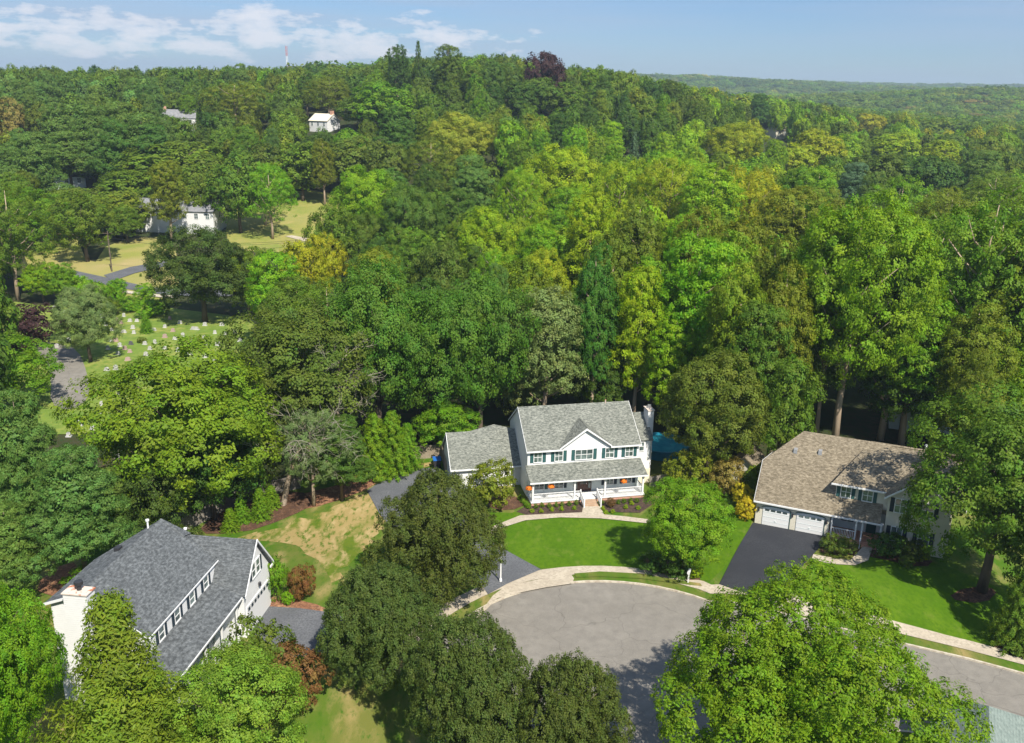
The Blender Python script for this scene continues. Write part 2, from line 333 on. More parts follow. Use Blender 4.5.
def Tg(x, y):
    i = int(np.clip(np.searchsorted(xs, x) - 1, 0, nx - 2)); j = int(np.clip(np.searchsorted(ys, y) - 1, 0, ny - 2))
    a = (x - xs[i]) / (xs[i + 1] - xs[i]); b_ = (y - ys[j]) / (ys[j + 1] - ys[j])
    return float((Z[j, i] * (1 - a) + Z[j, i + 1] * a) * (1 - b_) + (Z[j + 1, i] * (1 - a) + Z[j + 1, i + 1] * a) * b_)
def clip_half(poly, ax, val, keep_less):
    out_ = []
    n = len(poly)
    for i in range(n):
        a, b = poly[i], poly[(i + 1) % n]
        ia = (a[ax] <= val) if keep_less else (a[ax] >= val); ib = (b[ax] <= val) if keep_less else (b[ax] >= val)
        if ia: out_.append(a)
        if ia != ib:
            t = (val - a[ax]) / (b[ax] - a[ax]); out_.append((a[0] + t * (b[0] - a[0]), a[1] + t * (b[1] - a[1])))
    return out_
def inpoly(x, y, poly):
    c = False; n = len(poly)
    for i in range(n):
        x1, y1 = poly[i]; x2, y2 = poly[i - 1]
        if (y1 > y) != (y2 > y) and x < (x2 - x1) * (y - y1) / (y2 - y1) + x1: c = not c
    return c
def smooth_poly(pts, n=2):
    for _ in range(n):
        q = []
        for i in range(len(pts)):
            a, b = pts[i], pts[(i + 1) % len(pts)]
            q += [(a[0] * .75 + b[0] * .25, a[1] * .75 + b[1] * .25), (a[0] * .25 + b[0] * .75, a[1] * .25 + b[1] * .75)]
        pts = q
    return pts
def sheet(name, poly, m, off, cell=2.0, label=None, kind='structure', cat=None):
    """a surface laid on the ground inside a polygon"""
    me = bpy.data.meshes.new(name); bm = bmesh.new()
    from mathutils.geometry import tessellate_polygon
    tris = tessellate_polygon([[Vector((p[0], p[1], 0)) for p in poly]])
    for t3 in tris:
        tri = [poly[i] for i in t3]
        ar = (tri[1][0] - tri[0][0]) * (tri[2][1] - tri[0][1]) - (tri[2][0] - tri[0][0]) * (tri[1][1] - tri[0][1])
        if abs(ar) < 1e-6: continue
        if ar < 0: tri = tri[::-1]
        x0, x1 = min(p[0] for p in tri), max(p[0] for p in tri); y0, y1 = min(p[1] for p in tri), max(p[1] for p in tri)
        i = math.floor(x0 / cell)
        while i * cell < x1:
            col_ = clip_half(clip_half(tri, 0, i * cell, False), 0, (i + 1) * cell, True)
            if len(col_) >= 3:
                j = math.floor(y0 / cell)
                while j * cell < y1:
                    c_ = clip_half(clip_half(col_, 1, j * cell, False), 1, (j + 1) * cell, True)
                    c2 = []
                    for p in c_:
                        if not c2 or math.dist(p, c2[-1]) > 1e-4: c2.append(p)
                    if len(c2) > 2 and math.dist(c2[0], c2[-1]) < 1e-4: c2.pop()
                    if len(c2) >= 3:
                        try: bm.faces.new([bm.verts.new((p[0], p[1], Tg(*p) + off)) for p in c2])
                        except ValueError: pass
                    j += 1
            i += 1
    bmesh.ops.remove_doubles(bm, verts=bm.verts, dist=1e-4)
    for f in bm.faces: f.smooth = True
    bm.to_mesh(me); bm.free(); me.materials.append(M[m]); o = bpy.data.objects.new(name, me); C.objects.link(o)
    return tag(o, label=label, kind=kind, cat=cat)
def ragged(poly, amp, seed=1):
    g = random.Random(seed); q = []
    for i in range(len(poly)):
        a, b = poly[i], poly[(i + 1) % len(poly)]; n_ = max(1, int(math.dist(a, b) / .8))
        for k in range(n_): t = k / n_; q.append((a[0] + (b[0] - a[0]) * t + g.uniform(-amp, amp), a[1] + (b[1] - a[1]) * t + g.uniform(-amp, amp)))
    return q
def P(*pts): return [gp(a, b) for a, b in pts]
def arc(cx, cy, r_, a0, a1, n): return [(cx + r_ * math.cos(R(a0 + (a1 - a0) * i / n)), cy + r_ * math.sin(R(a0 + (a1 - a0) * i / n))) for i in range(n + 1)]
CX, CY, CR = 8.5, 57.2, 14.5
sd_ = Vector((13.6, -7.2, 0)).normalized()       # direction of the street
# road edge: round the turning circle, then down the street
north = [(19.5, 68.6), (24, 66.6), (30, 63.6), (36.1, 60.9), (48, 54.6), (75, 40.3)]
south = [(71, 32), (44, 46.3), (34, 51.5), (27, 52.5), (22.6, 49.5)]
ring = arc(CX, CY, CR, 52, 325, 44)
road_poly = ring + south[::-1] + north[::-1]
sheet('road', road_poly, 'asphalt', 0.02, 4.0)
near_lawn = [(-75, 22), (75, 22), (75, 92), (40, 96), (20, 100), (-8, 100.5), (-14, 96), (-22, 92), (-30, 84), (-50, 80), (-75, 80)]
LO = 0.10
# lawns are cut round the road
def offset_ring(r_, a0, a1, n): return arc(CX, CY, r_, a0, a1, n)
def band(inner, outer): return inner + outer[::-1]
def shift(pts, d):
    out_ = []
    for i, p in enumerate(pts):
        a = pts[max(i - 1, 0)]; b = pts[min(i + 1, len(pts) - 1)]; t = Vector((b[0] - a[0], b[1] - a[1])).normalized(); out_.append((p[0] - t.y * d, p[1] + t.x * d))
    return out_
# edge line of the road, in order: from the far end of the street along the north side, round the circle, back on the south side
edge = north[::-1] + ring + south[::-1]
def sub(poly_edge, d): return shift(poly_edge, d)
outer_far = [(75, 92), (-75, 92), (-75, 22), (71, 22)]
# shift() moves to the left of travel; travelling north[::-1] (towards -x) the left side is the road, so outside is negative
e_lawn = sub(edge, -0.15)
lawn_poly = e_lawn + [(71, 22), (-75, 22), (-75, 60), (-52, 84), (-40, 92), (-26, 92), (-20, 96), (-14, 99), (-9, 101), (22, 104), (40, 97), (75, 92)]
sheet('grass_yard', lawn_poly, 'rough_lawn', LO, 2.0)
kerb = MB()
kp = [(p[0], p[1]) for p in edge]
ks = sub(edge, -0.18)
for i in range(len(kp) - 1):
    a, b, c, d = kp[i], kp[i + 1], ks[i + 1], ks[i]
    kerb.poly([(a[0], a[1], 0), (b[0], b[1], 0), (c[0], c[1], 0), (d[0], d[1], 0), (a[0], a[1], .15), (b[0], b[1], .15), (c[0], c[1], .15), (d[0], d[1], .15)], [(4, 5, 6, 7)[::-1], (0, 1, 5, 4)[::-1], (2, 3, 7, 6)[::-1]])
tag(kerb.build('kerb', 'pale_kerb'), kind='structure')
# pavement ring: widens where it meets the driveways, narrow grass verge beside it
n_k = len(north)
sw_in, sw_out = sub(edge, -1.3), sub(edge, -2.75)
side_n = sw_in[:n_k + 20]; side_o = sw_out[:n_k + 20]
sheet('pavement', side_n + side_o[::-1], 'concrete', LO + .05, 2.0)
# driveway aprons
sheet('pavement_apron', P((497, 600), (470, 628), (478, 617), (493, 597), (505, 588), (570, 574), (574, 580), (572, 585), (545, 589), (520, 594)), 'concrete', LO + .06, 2.0)
sheet('pavement_apron', P((704, 593), (716, 586), (745, 590), (780, 600), (822, 612), (818, 622), (770, 607), (748, 597)), 'concrete', LO + .06, 2.0)
# vivid front lawns
sheet('front_lawn', smooth_poly(P((492, 540), (500, 531), (520, 522), (560, 518), (610, 518), (650, 521), (690, 512), (745, 512), (755, 524), (717, 583), (690, 580), (640, 572), (590, 569), (541, 571), (512, 560), (496, 551)), 1), 'lawn', LO + .03, 2.0)
sheet('front_lawn', P((490, 513), (512, 514), (524, 508), (530, 512), (515, 520), (492, 527), (486, 524)), 'lawn', LO + .03, 2.0)
sheet('front_lawn', smooth_poly(P((778, 603), (812, 562), (850, 564), (870, 556), (930, 562), (1024, 600), (1100, 640), (1070, 676), (945, 641), (825, 612)), 1), 'lawn', LO + .03, 2.0)
sheet('verge', P((574, 575), (600, 573), (640, 575), (700, 585), (702, 588), (640, 580), (600, 578), (576, 579)), 'rough_lawn', LO + .07, 2.0)
sheet('dry_lawn_patch', ragged(smooth_poly(P((205, 545), (250, 535), (330, 512), (372, 488), (385, 505), (385, 530), (350, 562), (330, 590), (318, 560), (275, 540)), 2), .55), 'dry_lawn', LO + .02, 2.0)
sheet('dry_lawn_patch', smooth_poly(P((362, 480), (395, 470), (432, 462), (436, 466), (400, 473), (372, 486)), 1), 'dry_lawn', LO + .03, 2.0)
sheet('mulch_bed', smooth_poly(P((195, 535), (215, 515), (255, 500), (300, 490), (315, 505), (290, 518), (240, 535)), 1), 'mulch', LO + .04, 2.0)
sheet('mulch_bed', smooth_poly(P((280, 515), (290, 498), (330, 488), (372, 478), (378, 486), (330, 505)), 1), 'red_mulch', LO + .035, 2.0)
sheet('mulch_bed', smooth_poly(P((266, 598), (292, 600), (326, 608), (324, 615), (268, 611)), 1), 'red_mulch', LO + .05, 2.0)
sheet('mulch_bed', smooth_poly(P((30, 590), (70, 560), (85, 575), (60, 600)), 1), 'red_mulch', LO + .05, 2.0)
sheet('mulch_bed', P((528, 506), (583, 502), (583, 514), (560, 516), (530, 517), (516, 513)), 'dark_mulch', LO + .05, 2.0)
sheet('mulch_bed', P((598, 502), (648, 498), (652, 506), (640, 514), (605, 513)), 'dark_mulch', LO + .05, 2.0)
sheet('mulch_bed', smooth_poly(P((638, 556), (665, 560), (700, 574), (700, 584), (650, 573)), 1), 'mulch', LO + .05, 2.0)
sheet('mulch_bed', smooth_poly(P((485, 497), (525, 498), (522, 510), (492, 512)), 1), 'mulch', LO + .05, 2.0)
sheet('mulch_bed', smooth_poly(P((945, 600), (965, 588), (1000, 590), (985, 606)), 1), 'mulch', LO + .05, 2.0)
sheet('mulch_bed', smooth_poly(P((820, 545), (858, 548), (935, 560), (925, 570), (880, 560), (860, 556), (820, 556)), 1), 'mulch', LO + .045, 2.0)
sheet('mulch_bed', smooth_poly(P((990, 645), (1030, 650), (1060, 664), (1000, 656)), 1), 'mulch', LO + .05, 2.0)
# driveways and paths
sheet('driveway', P((753, 524), (829, 538.5), (776, 603), (748, 596), (719, 586)), 'driveway', LO + .08, 2.0)
sheet('driveway', P((266, 608), (300, 610), (342, 616), (345, 640), (330, 660), (295, 660), (250, 634)), 'old_driveway', LO + .08, 2.0)
sheet('driveway', P((367, 492), (385, 480), (414, 471), (440, 468), (455, 488), (470, 520), (497, 547), (541, 571), (508, 585), (488, 596), (470, 570), (400, 540), (380, 516)), 'old_driveway', LO + .08, 2.0)
sheet('path', P((583, 508), (600, 508), (604, 516), (625, 518), (650, 521), (651, 525), (620, 522), (600, 520), (560, 519), (525, 522), (500, 530), (488, 541), (484, 536), (495, 527), (520, 517), (560, 515), (582, 514)), 'concrete', LO + .1, 2.0)
sheet('path', P((811, 562), (813, 556), (835, 560), (850, 562), (863, 548), (872, 550), (868, 562), (855, 567), (835, 566)), 'concrete', LO + .1, 2.0)
# beyond: cemetery, meadows, lanes
sheet('cemetery_lawn', smooth_poly(P((-40, 345), (0, 300), (60, 308), (120, 300), (165, 308), (250, 318), (262, 345), (230, 372), (190, 400), (140, 420), (60, 440), (-60, 420)), 1), 'cemetery_grass', .08, 3.0)
sheet('lane', smooth_poly(P((60, 345), (78, 350), (88, 375), (90, 400), (70, 412), (50, 405), (52, 380), (40, 352), (20, 345), (20, 338)), 1), 'asphalt', .15, 3.0)
sheet('meadow_grass', smooth_poly(P((30, 235), (75, 232), (90, 270), (110, 240), (175, 236), (180, 300), (140, 300), (60, 290), (20, 260)), 1), 'meadow', .12, 4.0)
sheet('meadow_grass', smooth_poly(P((225, 215), (240, 196), (300, 190), (345, 195), (352, 245), (300, 254), (228, 250)), 1), 'meadow', .12, 4.0)
sheet('lane', P((104, 276), (130, 268), (163, 262), (180, 258), (180, 262), (165, 267), (135, 274), (112, 282)), 'old_driveway', .24, 3.0)
sheet('road', P((60, 268), (110, 279), (150, 288), (190, 291), (240, 291), (240, 297), (190, 297), (150, 294), (108, 286), (58, 274)), 'old_driveway', .2, 3.0)
sheet('kerb', P((120, 291), (160, 296), (175, 297), (175, 299), (160, 298.5), (120, 293.5)), 'pale_kerb', .3, 3.0)
sheet('lane', P((285, 237), (292, 236), (312, 240), (330, 243), (330, 246), (308, 243)), 'concrete', .24, 3.0)
# ================================================================== houses
def wrap(name, mats, root): pass
def window(root, u0, u1, v, z0, z1, wall='front', panes=(2, 2), frame='white', name='window'):
    """window on a wall facing local -v (front) or +u / -u; built as frame > pane + bars"""
    def tr(a, d, z):        # a along wall, d out of the wall
        return {'front': (a, v - d, z), 'right': (v + d, a, z), 'left': (v - d, a, z)}[wall]
    def bx(mb, a0, a1, d0, d1, z_0, z_1):
        p, q = tr(a0, d0, z_0), tr(a1, d1, z_1)
        mb.box(min(p[0], q[0]), max(p[0], q[0]), min(p[1], q[1]), max(p[1], q[1]), z_0, z_1)
    m = MB(); w = .07
    bx(m, u0 - w, u1 + w, .0, .07, z1, z1 + .09); bx(m, u0 - w, u1 + w, .0, .09, z0 - .08, z0)
    bx(m, u0 - w, u0, .0, .065, z0, z1); bx(m, u1, u1 + w, .0, .065, z0, z1)
    nxp, nyp = panes
    for i in range(1, nxp): a = u0 + (u1 - u0) * i / nxp; bx(m, a - .025, a + .025, .012, .045, z0, z1)
    for j in range(1, nyp): z = z0 + (z1 - z0) * j / nyp; bx(m, u0, u1, .012, .05, z - .025, z + .025)
    f = m.build(name, frame, root); g = MB(); bx(g, u0, u1, .003, .02, z0, z1); g.build('pane', 'glass', f)
    return f
def shutter(root, a0, a1, v, z0, z1, wall='front', m='shutter'):
    b = MB()
    def tr(a, d, z): return {'front': (a, v - d, z), 'right': (v + d, a, z), 'left': (v - d, a, z)}[wall]
    def bx(a_0, a_1, d0, d1, z_0, z_1):
        p, q = tr(a_0, d0, z_0), tr(a_1, d1, z_1); b.box(min(p[0], q[0]), max(p[0], q[0]), min(p[1], q[1]), max(p[1], q[1]), z_0, z_1)
    bx(a0, a1, 0, .03, z0, z1); bx(a0, a0 + .05, .03, .05, z0, z1); bx(a1 - .05, a1, .03, .05, z0, z1)
    for k in range(3): z = z0 + (z1 - z0 - .06) * k / 2; bx(a0 + .05, a1 - .05, .03, .05, z, z + .06)
    return b.build('shutter', m, root)
def gable_walls(mb, u0, u1, v0, v1, ze, zr, z0=0.0, vr=None):
    """house body with gables at u0 and u1"""
    vr = (v0 + v1) / 2 if vr is None else vr
    mb.prism([(u0, v0, z0), (u0, v1, z0), (u0, v1, ze), (u0, vr, zr), (u0, v0, ze)], (u1 - u0, 0, 0))
# ---------------------------------------------------------------- the middle house
Hc = empty('house', (1.815, 89.09, LO), R(12.045), label='white two-storey house with gray roof, teal shutters and long front porch', cat='house')
EV, RZ, DV = 5.43, 8.75, 9.3; VR = DV / 2; SL = (RZ - EV) / (VR + .3)
b = MB(); gable_walls(b, 0, 12.5, 0, DV, EV + .1, RZ - .2); w_ = b.build('wall', 'white_siding', Hc)
b = MB(); b.poly([(3.9, -.02, 4.6), (8.9, -.02, 4.6), (8.9, -.02, 5.5), (6.4, -.02, 7.35), (3.9, -.02, 5.5), (3.9, 3, 4.6), (8.9, 3, 4.6), (8.9, 3, 5.5), (6.4, 3, 7.35), (3.9, 3, 5.5)],
    [(0, 1, 2, 3, 4), (9, 8, 7, 6, 5), (0, 5, 6, 1), (1, 6, 7, 2), (2, 7, 8, 3), (3, 8, 9, 4), (4, 9, 5, 0)]); b.build('gable_wall', 'white_siding', Hc)
rf = MB()
z3_ = EV + .45 * SL
rf.slab([(-.15, -.3, EV), (3.62, -.3, EV), (3.62, .15, z3_), (-.15, .15, z3_)], .14); rf.slab([(9.18, -.3, EV), (12.65, -.3, EV), (12.65, .15, z3_), (9.18, .15, z3_)], .14)
rf.slab([(-.15, .15, z3_), (12.65, .15, z3_), (12.65, VR, RZ), (-.15, VR, RZ)], .14)
rf.slab([(12.65, DV + .3, EV), (-.15, DV + .3, EV), (-.15, VR, RZ), (12.65, VR, RZ)], .14)
gz = 7.6; vin = (gz - EV) / SL - .3
rf.slab([(3.6, -.28, 5.5), (6.4, -.28, gz), (6.4, vin, gz), (3.6, .05, 5.5)][::-1], .12)
rf.slab([(6.4, -.28, gz), (9.2, -.28, 5.5), (9.2, .05, 5.5), (6.4, vin, gz)][::-1], .12)
rf.build('roof', 'roof_gray', Hc)
b = MB()
b.box(-.2, 3.62, -.42, -.3, EV - .16, EV - .02); b.build('gutter', 'white', Hc); b = MB(); b.box(9.18, 12.7, -.42, -.3, EV - .16, EV - .02)
b.build('gutter', 'white', Hc)
b = MB()
b.prism([(3.5, -.36, 5.38), (3.5, -.36, 5.54), (6.4, -.36, gz + .05), (9.3, -.36, 5.54), (9.3, -.36, 5.38), (6.4, -.36, gz - .16)], (0, .08, 0))
for u in (-.187, 12.652):
    b.prism([(u, -.3, EV - .14), (u, -.3, EV + .0), (u, VR, RZ + .0), (u, DV + .3, EV + .0), (u, DV + .3, EV - .14), (u, VR, RZ - .14)], (.035, 0, 0))
b.build('rake_board', 'white', Hc)
# porch
PD, PF = 2.3, .45
b = MB(); b.box(.0, 12.5, -PD, -.003, .0, PF - .1); b.build('porch_base', 'brick', Hc)
b = MB(); b.box(-.08, 12.58, -PD - .08, -.004, PF - .1, PF); b.build('porch_floor', 'white', Hc)
b = MB(); b.slab([(-.25, -PD - .3, 2.78), (12.75, -PD - .3, 2.78), (12.75, .0, 3.72), (-.25, 0, 3.72)], .1); pr = b.build('porch_roof', 'roof_gray', Hc)
b = MB(); b.box(-.15, 12.65, -PD - .02, -PD + .16, 2.5, 2.74); b.box(-.28, 12.78, -PD - .38, -PD - .305, 2.66, 2.8)
for u in (-.2, 12.62): b.prism([(u, -PD - .25, 2.62), (u, -PD - .25, 2.77), (u, -.01, 3.62), (u, -.01, 2.62)], (.07, 0, 0))
b.build('porch_trim', 'white', Hc)
for u in (.05, 4.62, 8.0, 12.27):
    b = MB(); b.box(u, u + .18, -PD + .0, -PD + .18, PF, 2.5); b.box(u - .05, u + .23, -PD - .05, -PD + .23, PF, PF + .15); b.box(u - .04, u + .22, -PD - .04, -PD + .22, 2.36, 2.5)
    b.build('porch_post', 'white', Hc)
def railing(pa, pb, z0, z1, root, dz=0, name='railing', step=.14):
    """balustrade between two points; dz is the rise of the line"""
    b = MB(); pa, pb = Vector(pa), Vector(pb); L_ = (pb - pa).length; d = (pb - pa).normalized()
    up = Vector((0, 0, 1)); sd2 = up.cross(d) * .03
    def rail(za, zb, h):
        b.poly([pa + sd2 + up * za, pa - sd2 + up * za, pb - sd2 + up * (za + dz), pb + sd2 + up * (za + dz), pa + sd2 + up * zb, pa - sd2 + up * zb, pb - sd2 + up * (zb + dz), pb + sd2 + up * (zb + dz)],
               [(0, 1, 2, 3), (7, 6, 5, 4), (0, 4, 5, 1), (1, 5, 6, 2), (2, 6, 7, 3), (3, 7, 4, 0)])
    rail(z1 - .07, z1, 0); rail(z0 + .08, z0 + .13, 0)
    n_ = max(2, int(L_ / step))
    for i in range(1, n_):
        t = i / n_; q = pa + (pb - pa) * t; zz = dz * t
        b.box(q.x - .02, q.x + .02, q.y - .02, q.y + .02, z0 + .1 + zz, z1 - .05 + zz)
    return b.build(name, 'white', root)
vp = -PD + .09
railing((.23, vp, 0), (4.6, vp, 0), PF, PF + .9, Hc); railing((4.82, vp, 0), (5.35, vp, 0), PF, PF + .9, Hc); railing((7.25, vp, 0), (7.98, vp, 0), PF, PF + .9, Hc)
railing((8.2, vp, 0), (12.25, vp, 0), PF, PF + .9, Hc); railing((.12, -.5, 0), (.12, vp + .1, 0), PF, PF + .9, Hc); railing((12.38, -.5, 0), (12.38, vp + .1, 0), PF, PF + .9, Hc)
b = MB()
for k in range(4): b.box(5.5, 7.1, -PD - .09 - .32 * (k + 1), -PD - .085 - .32 * k, 0, PF - .1 * (k + 1) - .02)
b.build('steps', 'steps', Hc)
for u in (5.38, 7.22):
    b = MB(); b.box(u - .06, u + .06, -PD - 1.5, -PD - 1.38, 0, 1.05); b.build('newel_post', 'white', Hc)
    b = MB(); b.box(u - .06, u + .06, -PD - .02, -PD + .1, PF, PF + 1.05); b.build('newel_post', 'white', Hc)
    railing((u, -PD - 1.4, 0), (u, -PD + .0, 0), .05, .95, Hc, dz=.4)
# porch back wall is gray-green siding set just proud of the body
b = MB(); b.box(.02, 12.48, -.45, -.004, PF, 3.3); b.build('porch_wall', 'gray_siding', Hc)
for (a, c) in ((.75, 1.75), (3.0, 3.9), (8.75, 9.55), (10.75, 11.65)):
    window(Hc, a, c, -.45, 1.05, 2.35)
for (a, c) in ((.3, .65), (1.87, 2.2), (2.55, 2.87), (4.02, 4.3), (8.25, 8.62), (9.67, 10.0), (10.35, 10.62), (11.78, 12.1)):
    shutter(Hc, a, c, -.45, 1.0, 2.4, m='shutter_dark' if a > 2.5 else 'shutter')
b = MB(); b.box(5.1, 7.1, -.51, -.453, PF, 2.55); d_ = b.build('door', 'wood_door', Hc)
b = MB(); b.box(5.2, 5.5, -.53, -.512, .8, 2.4); b.box(6.7, 7.0, -.53, -.512, .8, 2.4); b.box(5.8, 6.4, -.53, -.512, 1.3, 2.35); b.build('glass_panel', 'glass', d_)
b = MB(); b.box(6.48, 6.54, -.57, -.512, 1.3, 1.42); b.build('handle', 'metal', d_)
z0w, z1w = 4.02, 5.12
for (a, c, n_) in ((.72, 1.55, 2), (3.03, 3.85, 2), (5.3, 7.2, 3), (8.72, 9.6, 2), (10.98, 11.8, 2)):
    window(Hc, a, c, -.0 if not 3.9 < a < 8 else -.02, z0w, z1w, panes=(n_, 2))
for a in (.28, 1.66, 2.58, 3.96, 4.86, 7.32, 8.28, 9.7, 10.53, 11.9):
    shutter(Hc, a, a + .36, -.0 if not 4 <= a < 8 else -.02, z0w - .05, z1w + .05)
b = MB(); b.tube([(9.9, VR - .1, RZ - .3), (9.9, VR - .1, RZ + .35)], .07); b.build('vent_pipe', 'rust', Hc)
# right bump with chimney
b = MB(); b.prism([(12.5, 2.0, 0), (12.5, 8.0, 0), (12.5, 8, 5.0), (12.5, 5, 7.05), (12.5, 2.0, 5.0)], (2.05, 0, 0)); b.build('wing_wall', 'white_siding', Hc)
b = MB(); b.slab([(12.52, 1.75, 5.0), (14.85, 1.75, 5.0), (14.85, 5, 7.2), (12.52, 5, 7.2)], .12); b.slab([(14.85, 8.25, 5.0), (12.52, 8.25, 5.0), (12.52, 5, 7.2), (14.85, 5, 7.2)], .12)
b.build('wing_roof', 'roof_gray', Hc)
window(Hc, 13.3, 13.8, 2.0, 3.7, 4.7, panes=(1, 2)); shutter(Hc, 12.85, 13.2, 2.0, 3.65, 4.75)
b = MB(); b.box(12.7, 14.5, 1.4, 1.99, 0, 1.7); b.build('deck_panel', 'tan_panel', Hc)
b = MB(); b.box(14.56, 15.25, 3.2, 4.6, 0, 7.9); ch = b.build('chimney', 'white_siding', Hc)
b = MB(); b.box(14.5, 15.32, 3.13, 4.67, 7.9, 8.02); b.build('chimney_cap', 'rust', ch)
b = MB(); b.lathe([(.12, 8.02), (.12, 8.3), (.2, 8.32), (.2, 8.4)], 14.9, 3.9); b.build('flue', 'metal', ch)
# garage wing on the left
b = MB(); b.prism([(-7.65, 3.3, 0), (-7.65, 10.1, 0), (-7.65, 10.1, 2.5), (-7.65, 6.7, 5.2), (-7.65, 3.3, 2.5)], (7.66, 0, 0)); b.build('garage_wall', 'white_siding', Hc)
b = MB(); b.slab([(-7.85, 3.0, 2.43), (-.003, 3.0, 2.43), (-.003, 6.7, 5.41), (-7.85, 6.7, 5.41)], .12); b.slab([(-.003, 10.4, 2.43), (-7.85, 10.4, 2.43), (-7.85, 6.7, 5.41), (-.003, 6.7, 5.41)], .12)
b.poly([(-5.4, 6.66, 5.38), (-.02, 6.66, 5.38), (-2.3, 7.25, 5.86), (-2.3, 10.0, 4.6), (-5.4, 10.0, 2.9), (-.02, 10.0, 2.9)], [(0, 1, 2), (1, 5, 3, 2), (4, 0, 2, 3), (4, 3, 5), (0, 4, 5, 1)])
b.build('garage_roof', 'roof_gray', Hc)
b = MB(); b.box(-7.9, -.01, 2.88, 3.0, 2.28, 2.42)
b.prism([(-7.9, 3.0, 2.28), (-7.9, 3.0, 2.44), (-7.9, 6.7, 5.42), (-7.9, 10.4, 2.44), (-7.9, 10.4, 2.28), (-7.9, 6.7, 5.26)], (.05, 0, 0)); b.build('garage_trim', 'white', Hc)
window(Hc, 5.5, 6.3, -7.65, 1.0, 2.0, wall='left')
b = MB(); b.box(-.78, -.7, 2.9, 2.98, 0, 2.3); b.build('downspout', 'white', Hc)
# ---------------------------------------------------------------- the right house
Hr = empty('house', (24.641, 82.033, .92 + .02), R(-24), label='cream house with brown shingle roof and two white garage doors', cat='house')
E2 = 2.63; SB = .9
def rz(v): return E2 + SB * (v + .3)
RV = 6.1; RZ2 = rz(RV)
hv = 3.1; hz = rz(hv); ur = 3.15; fv = 11.5; fz = RZ2 - SB * (fv - RV)
b = MB()
b.poly([(0, 0, 0), (0, 12.2, 0), (0, 12.2, E2), (0, hv + .0, hz - .15), (0, 0, rz(0) - .12), (0, fv, fz - .15)], [(0, 1, 2, 5, 3, 4)])
b.poly([(7.02, 0, 0), (0, 0, 0), (0, 0, rz(0) - .12), (7.02, 0, rz(0) - .12)], [(0, 1, 2, 3)])
b.box(.01, 17.6, 2.2, 12.19, 0, rz(0) - .15); b.box(.01, 7.0, .01, 2.2, 0, 2.6)
b.box(7.8, 17.59, 2.3, 10.2, 2.5, 5.3)
b.build('wall', 'cream_siding', Hr)
rf = MB(); g = .13
rf.slab([(-.2, -.3, E2), (11.5, -.3, E2), (11.5, RV, RZ2), (ur, RV, RZ2), (-.2, hv, hz)], g)
rf.slab([(17.8, 12.5, E2), (-.2, 12.5, E2), (-.2, fv, fz), (ur, RV, RZ2), (17.8, RV, RZ2)], g)
rf.slab([(-.2, hv, hz), (ur, RV, RZ2), (-.2, fv, fz)], g)
# upper block: the long shed-like roof over the dormer, clipped on the right
DE, DVv = 5.5, .75
ZR3, V3 = 8.35, 6.3
rf.slab([(6.75, DVv, DE), (18.2, DVv, DE), (18.2, 3.6, 7.1), (15.9, V3, ZR3), (9.6, V3, ZR3)], g)
rf.slab([(18.2, 11.6, DE), (9.0, 11.6, DE), (9.6, V3, ZR3), (15.9, V3, ZR3), (18.2, 9.3, 7.0)], g)
rf.slab([(18.2, 3.6, 7.1), (18.2, 9.3, 7.0), (15.9, V3, ZR3)], g)
# front gable of the projecting block
GU0, GU1, GA = 11.9, 17.3, 7.7
gu = (GU0 + GU1) / 2
rf.slab([(GU0 - .3, -.1, 5.3), (gu, -.1, GA), (gu, 4.6, GA), (GU0 - .3, .9, 5.3)][::-1], g); rf.slab([(gu, -.1, GA), (GU1 + .3, -.1, 5.3), (GU1 + .3, .9, 5.3), (gu, 4.6, GA)][::-1], g)
rf.build('roof', 'roof_tan', Hr)
b = MB(); b.box(7.15, 12.0, 1.25, 2.4, 3.5, 5.42); b.build('dormer_wall', 'cream_siding', Hr)
b = MB(); b.prism([(GU0, .3, 0), (GU1, .3, 0), (GU1, .3, 5.3), (gu, .3, GA - .2), (GU0, .3, 5.3)], (0, 4.0, 0)); b.build('gable_wall', 'cream_siding', Hr)
b = MB()
b.box(-.25, 11.6, -.42, -.302, E2 - .15, E2 - .01); b.box(6.7, 11.7, DVv - .1, DVv - .002, DE - .15, DE)
b.prism([(GU0 - .4, -.18, 5.12), (GU0 - .4, -.18, 5.3), (gu, -.18, GA + .03), (GU1 + .4, -.18, 5.3), (GU1 + .4, -.18, 5.12), (gu, -.18, GA - .18)], (0, .075, 0))
b.prism([(-.26, -.3, E2 - .15), (-.26, -.3, E2 + .02), (-.26, hv, hz + .02), (-.26, fv, fz + .02), (-.26, 12.5, E2 + .02), (-.26, 12.5, E2 - .15), (-.26, fv, fz - .15), (-.26, hv, hz - .15)], (.03, 0, 0))
b.build('rake_board', 'white', Hr)
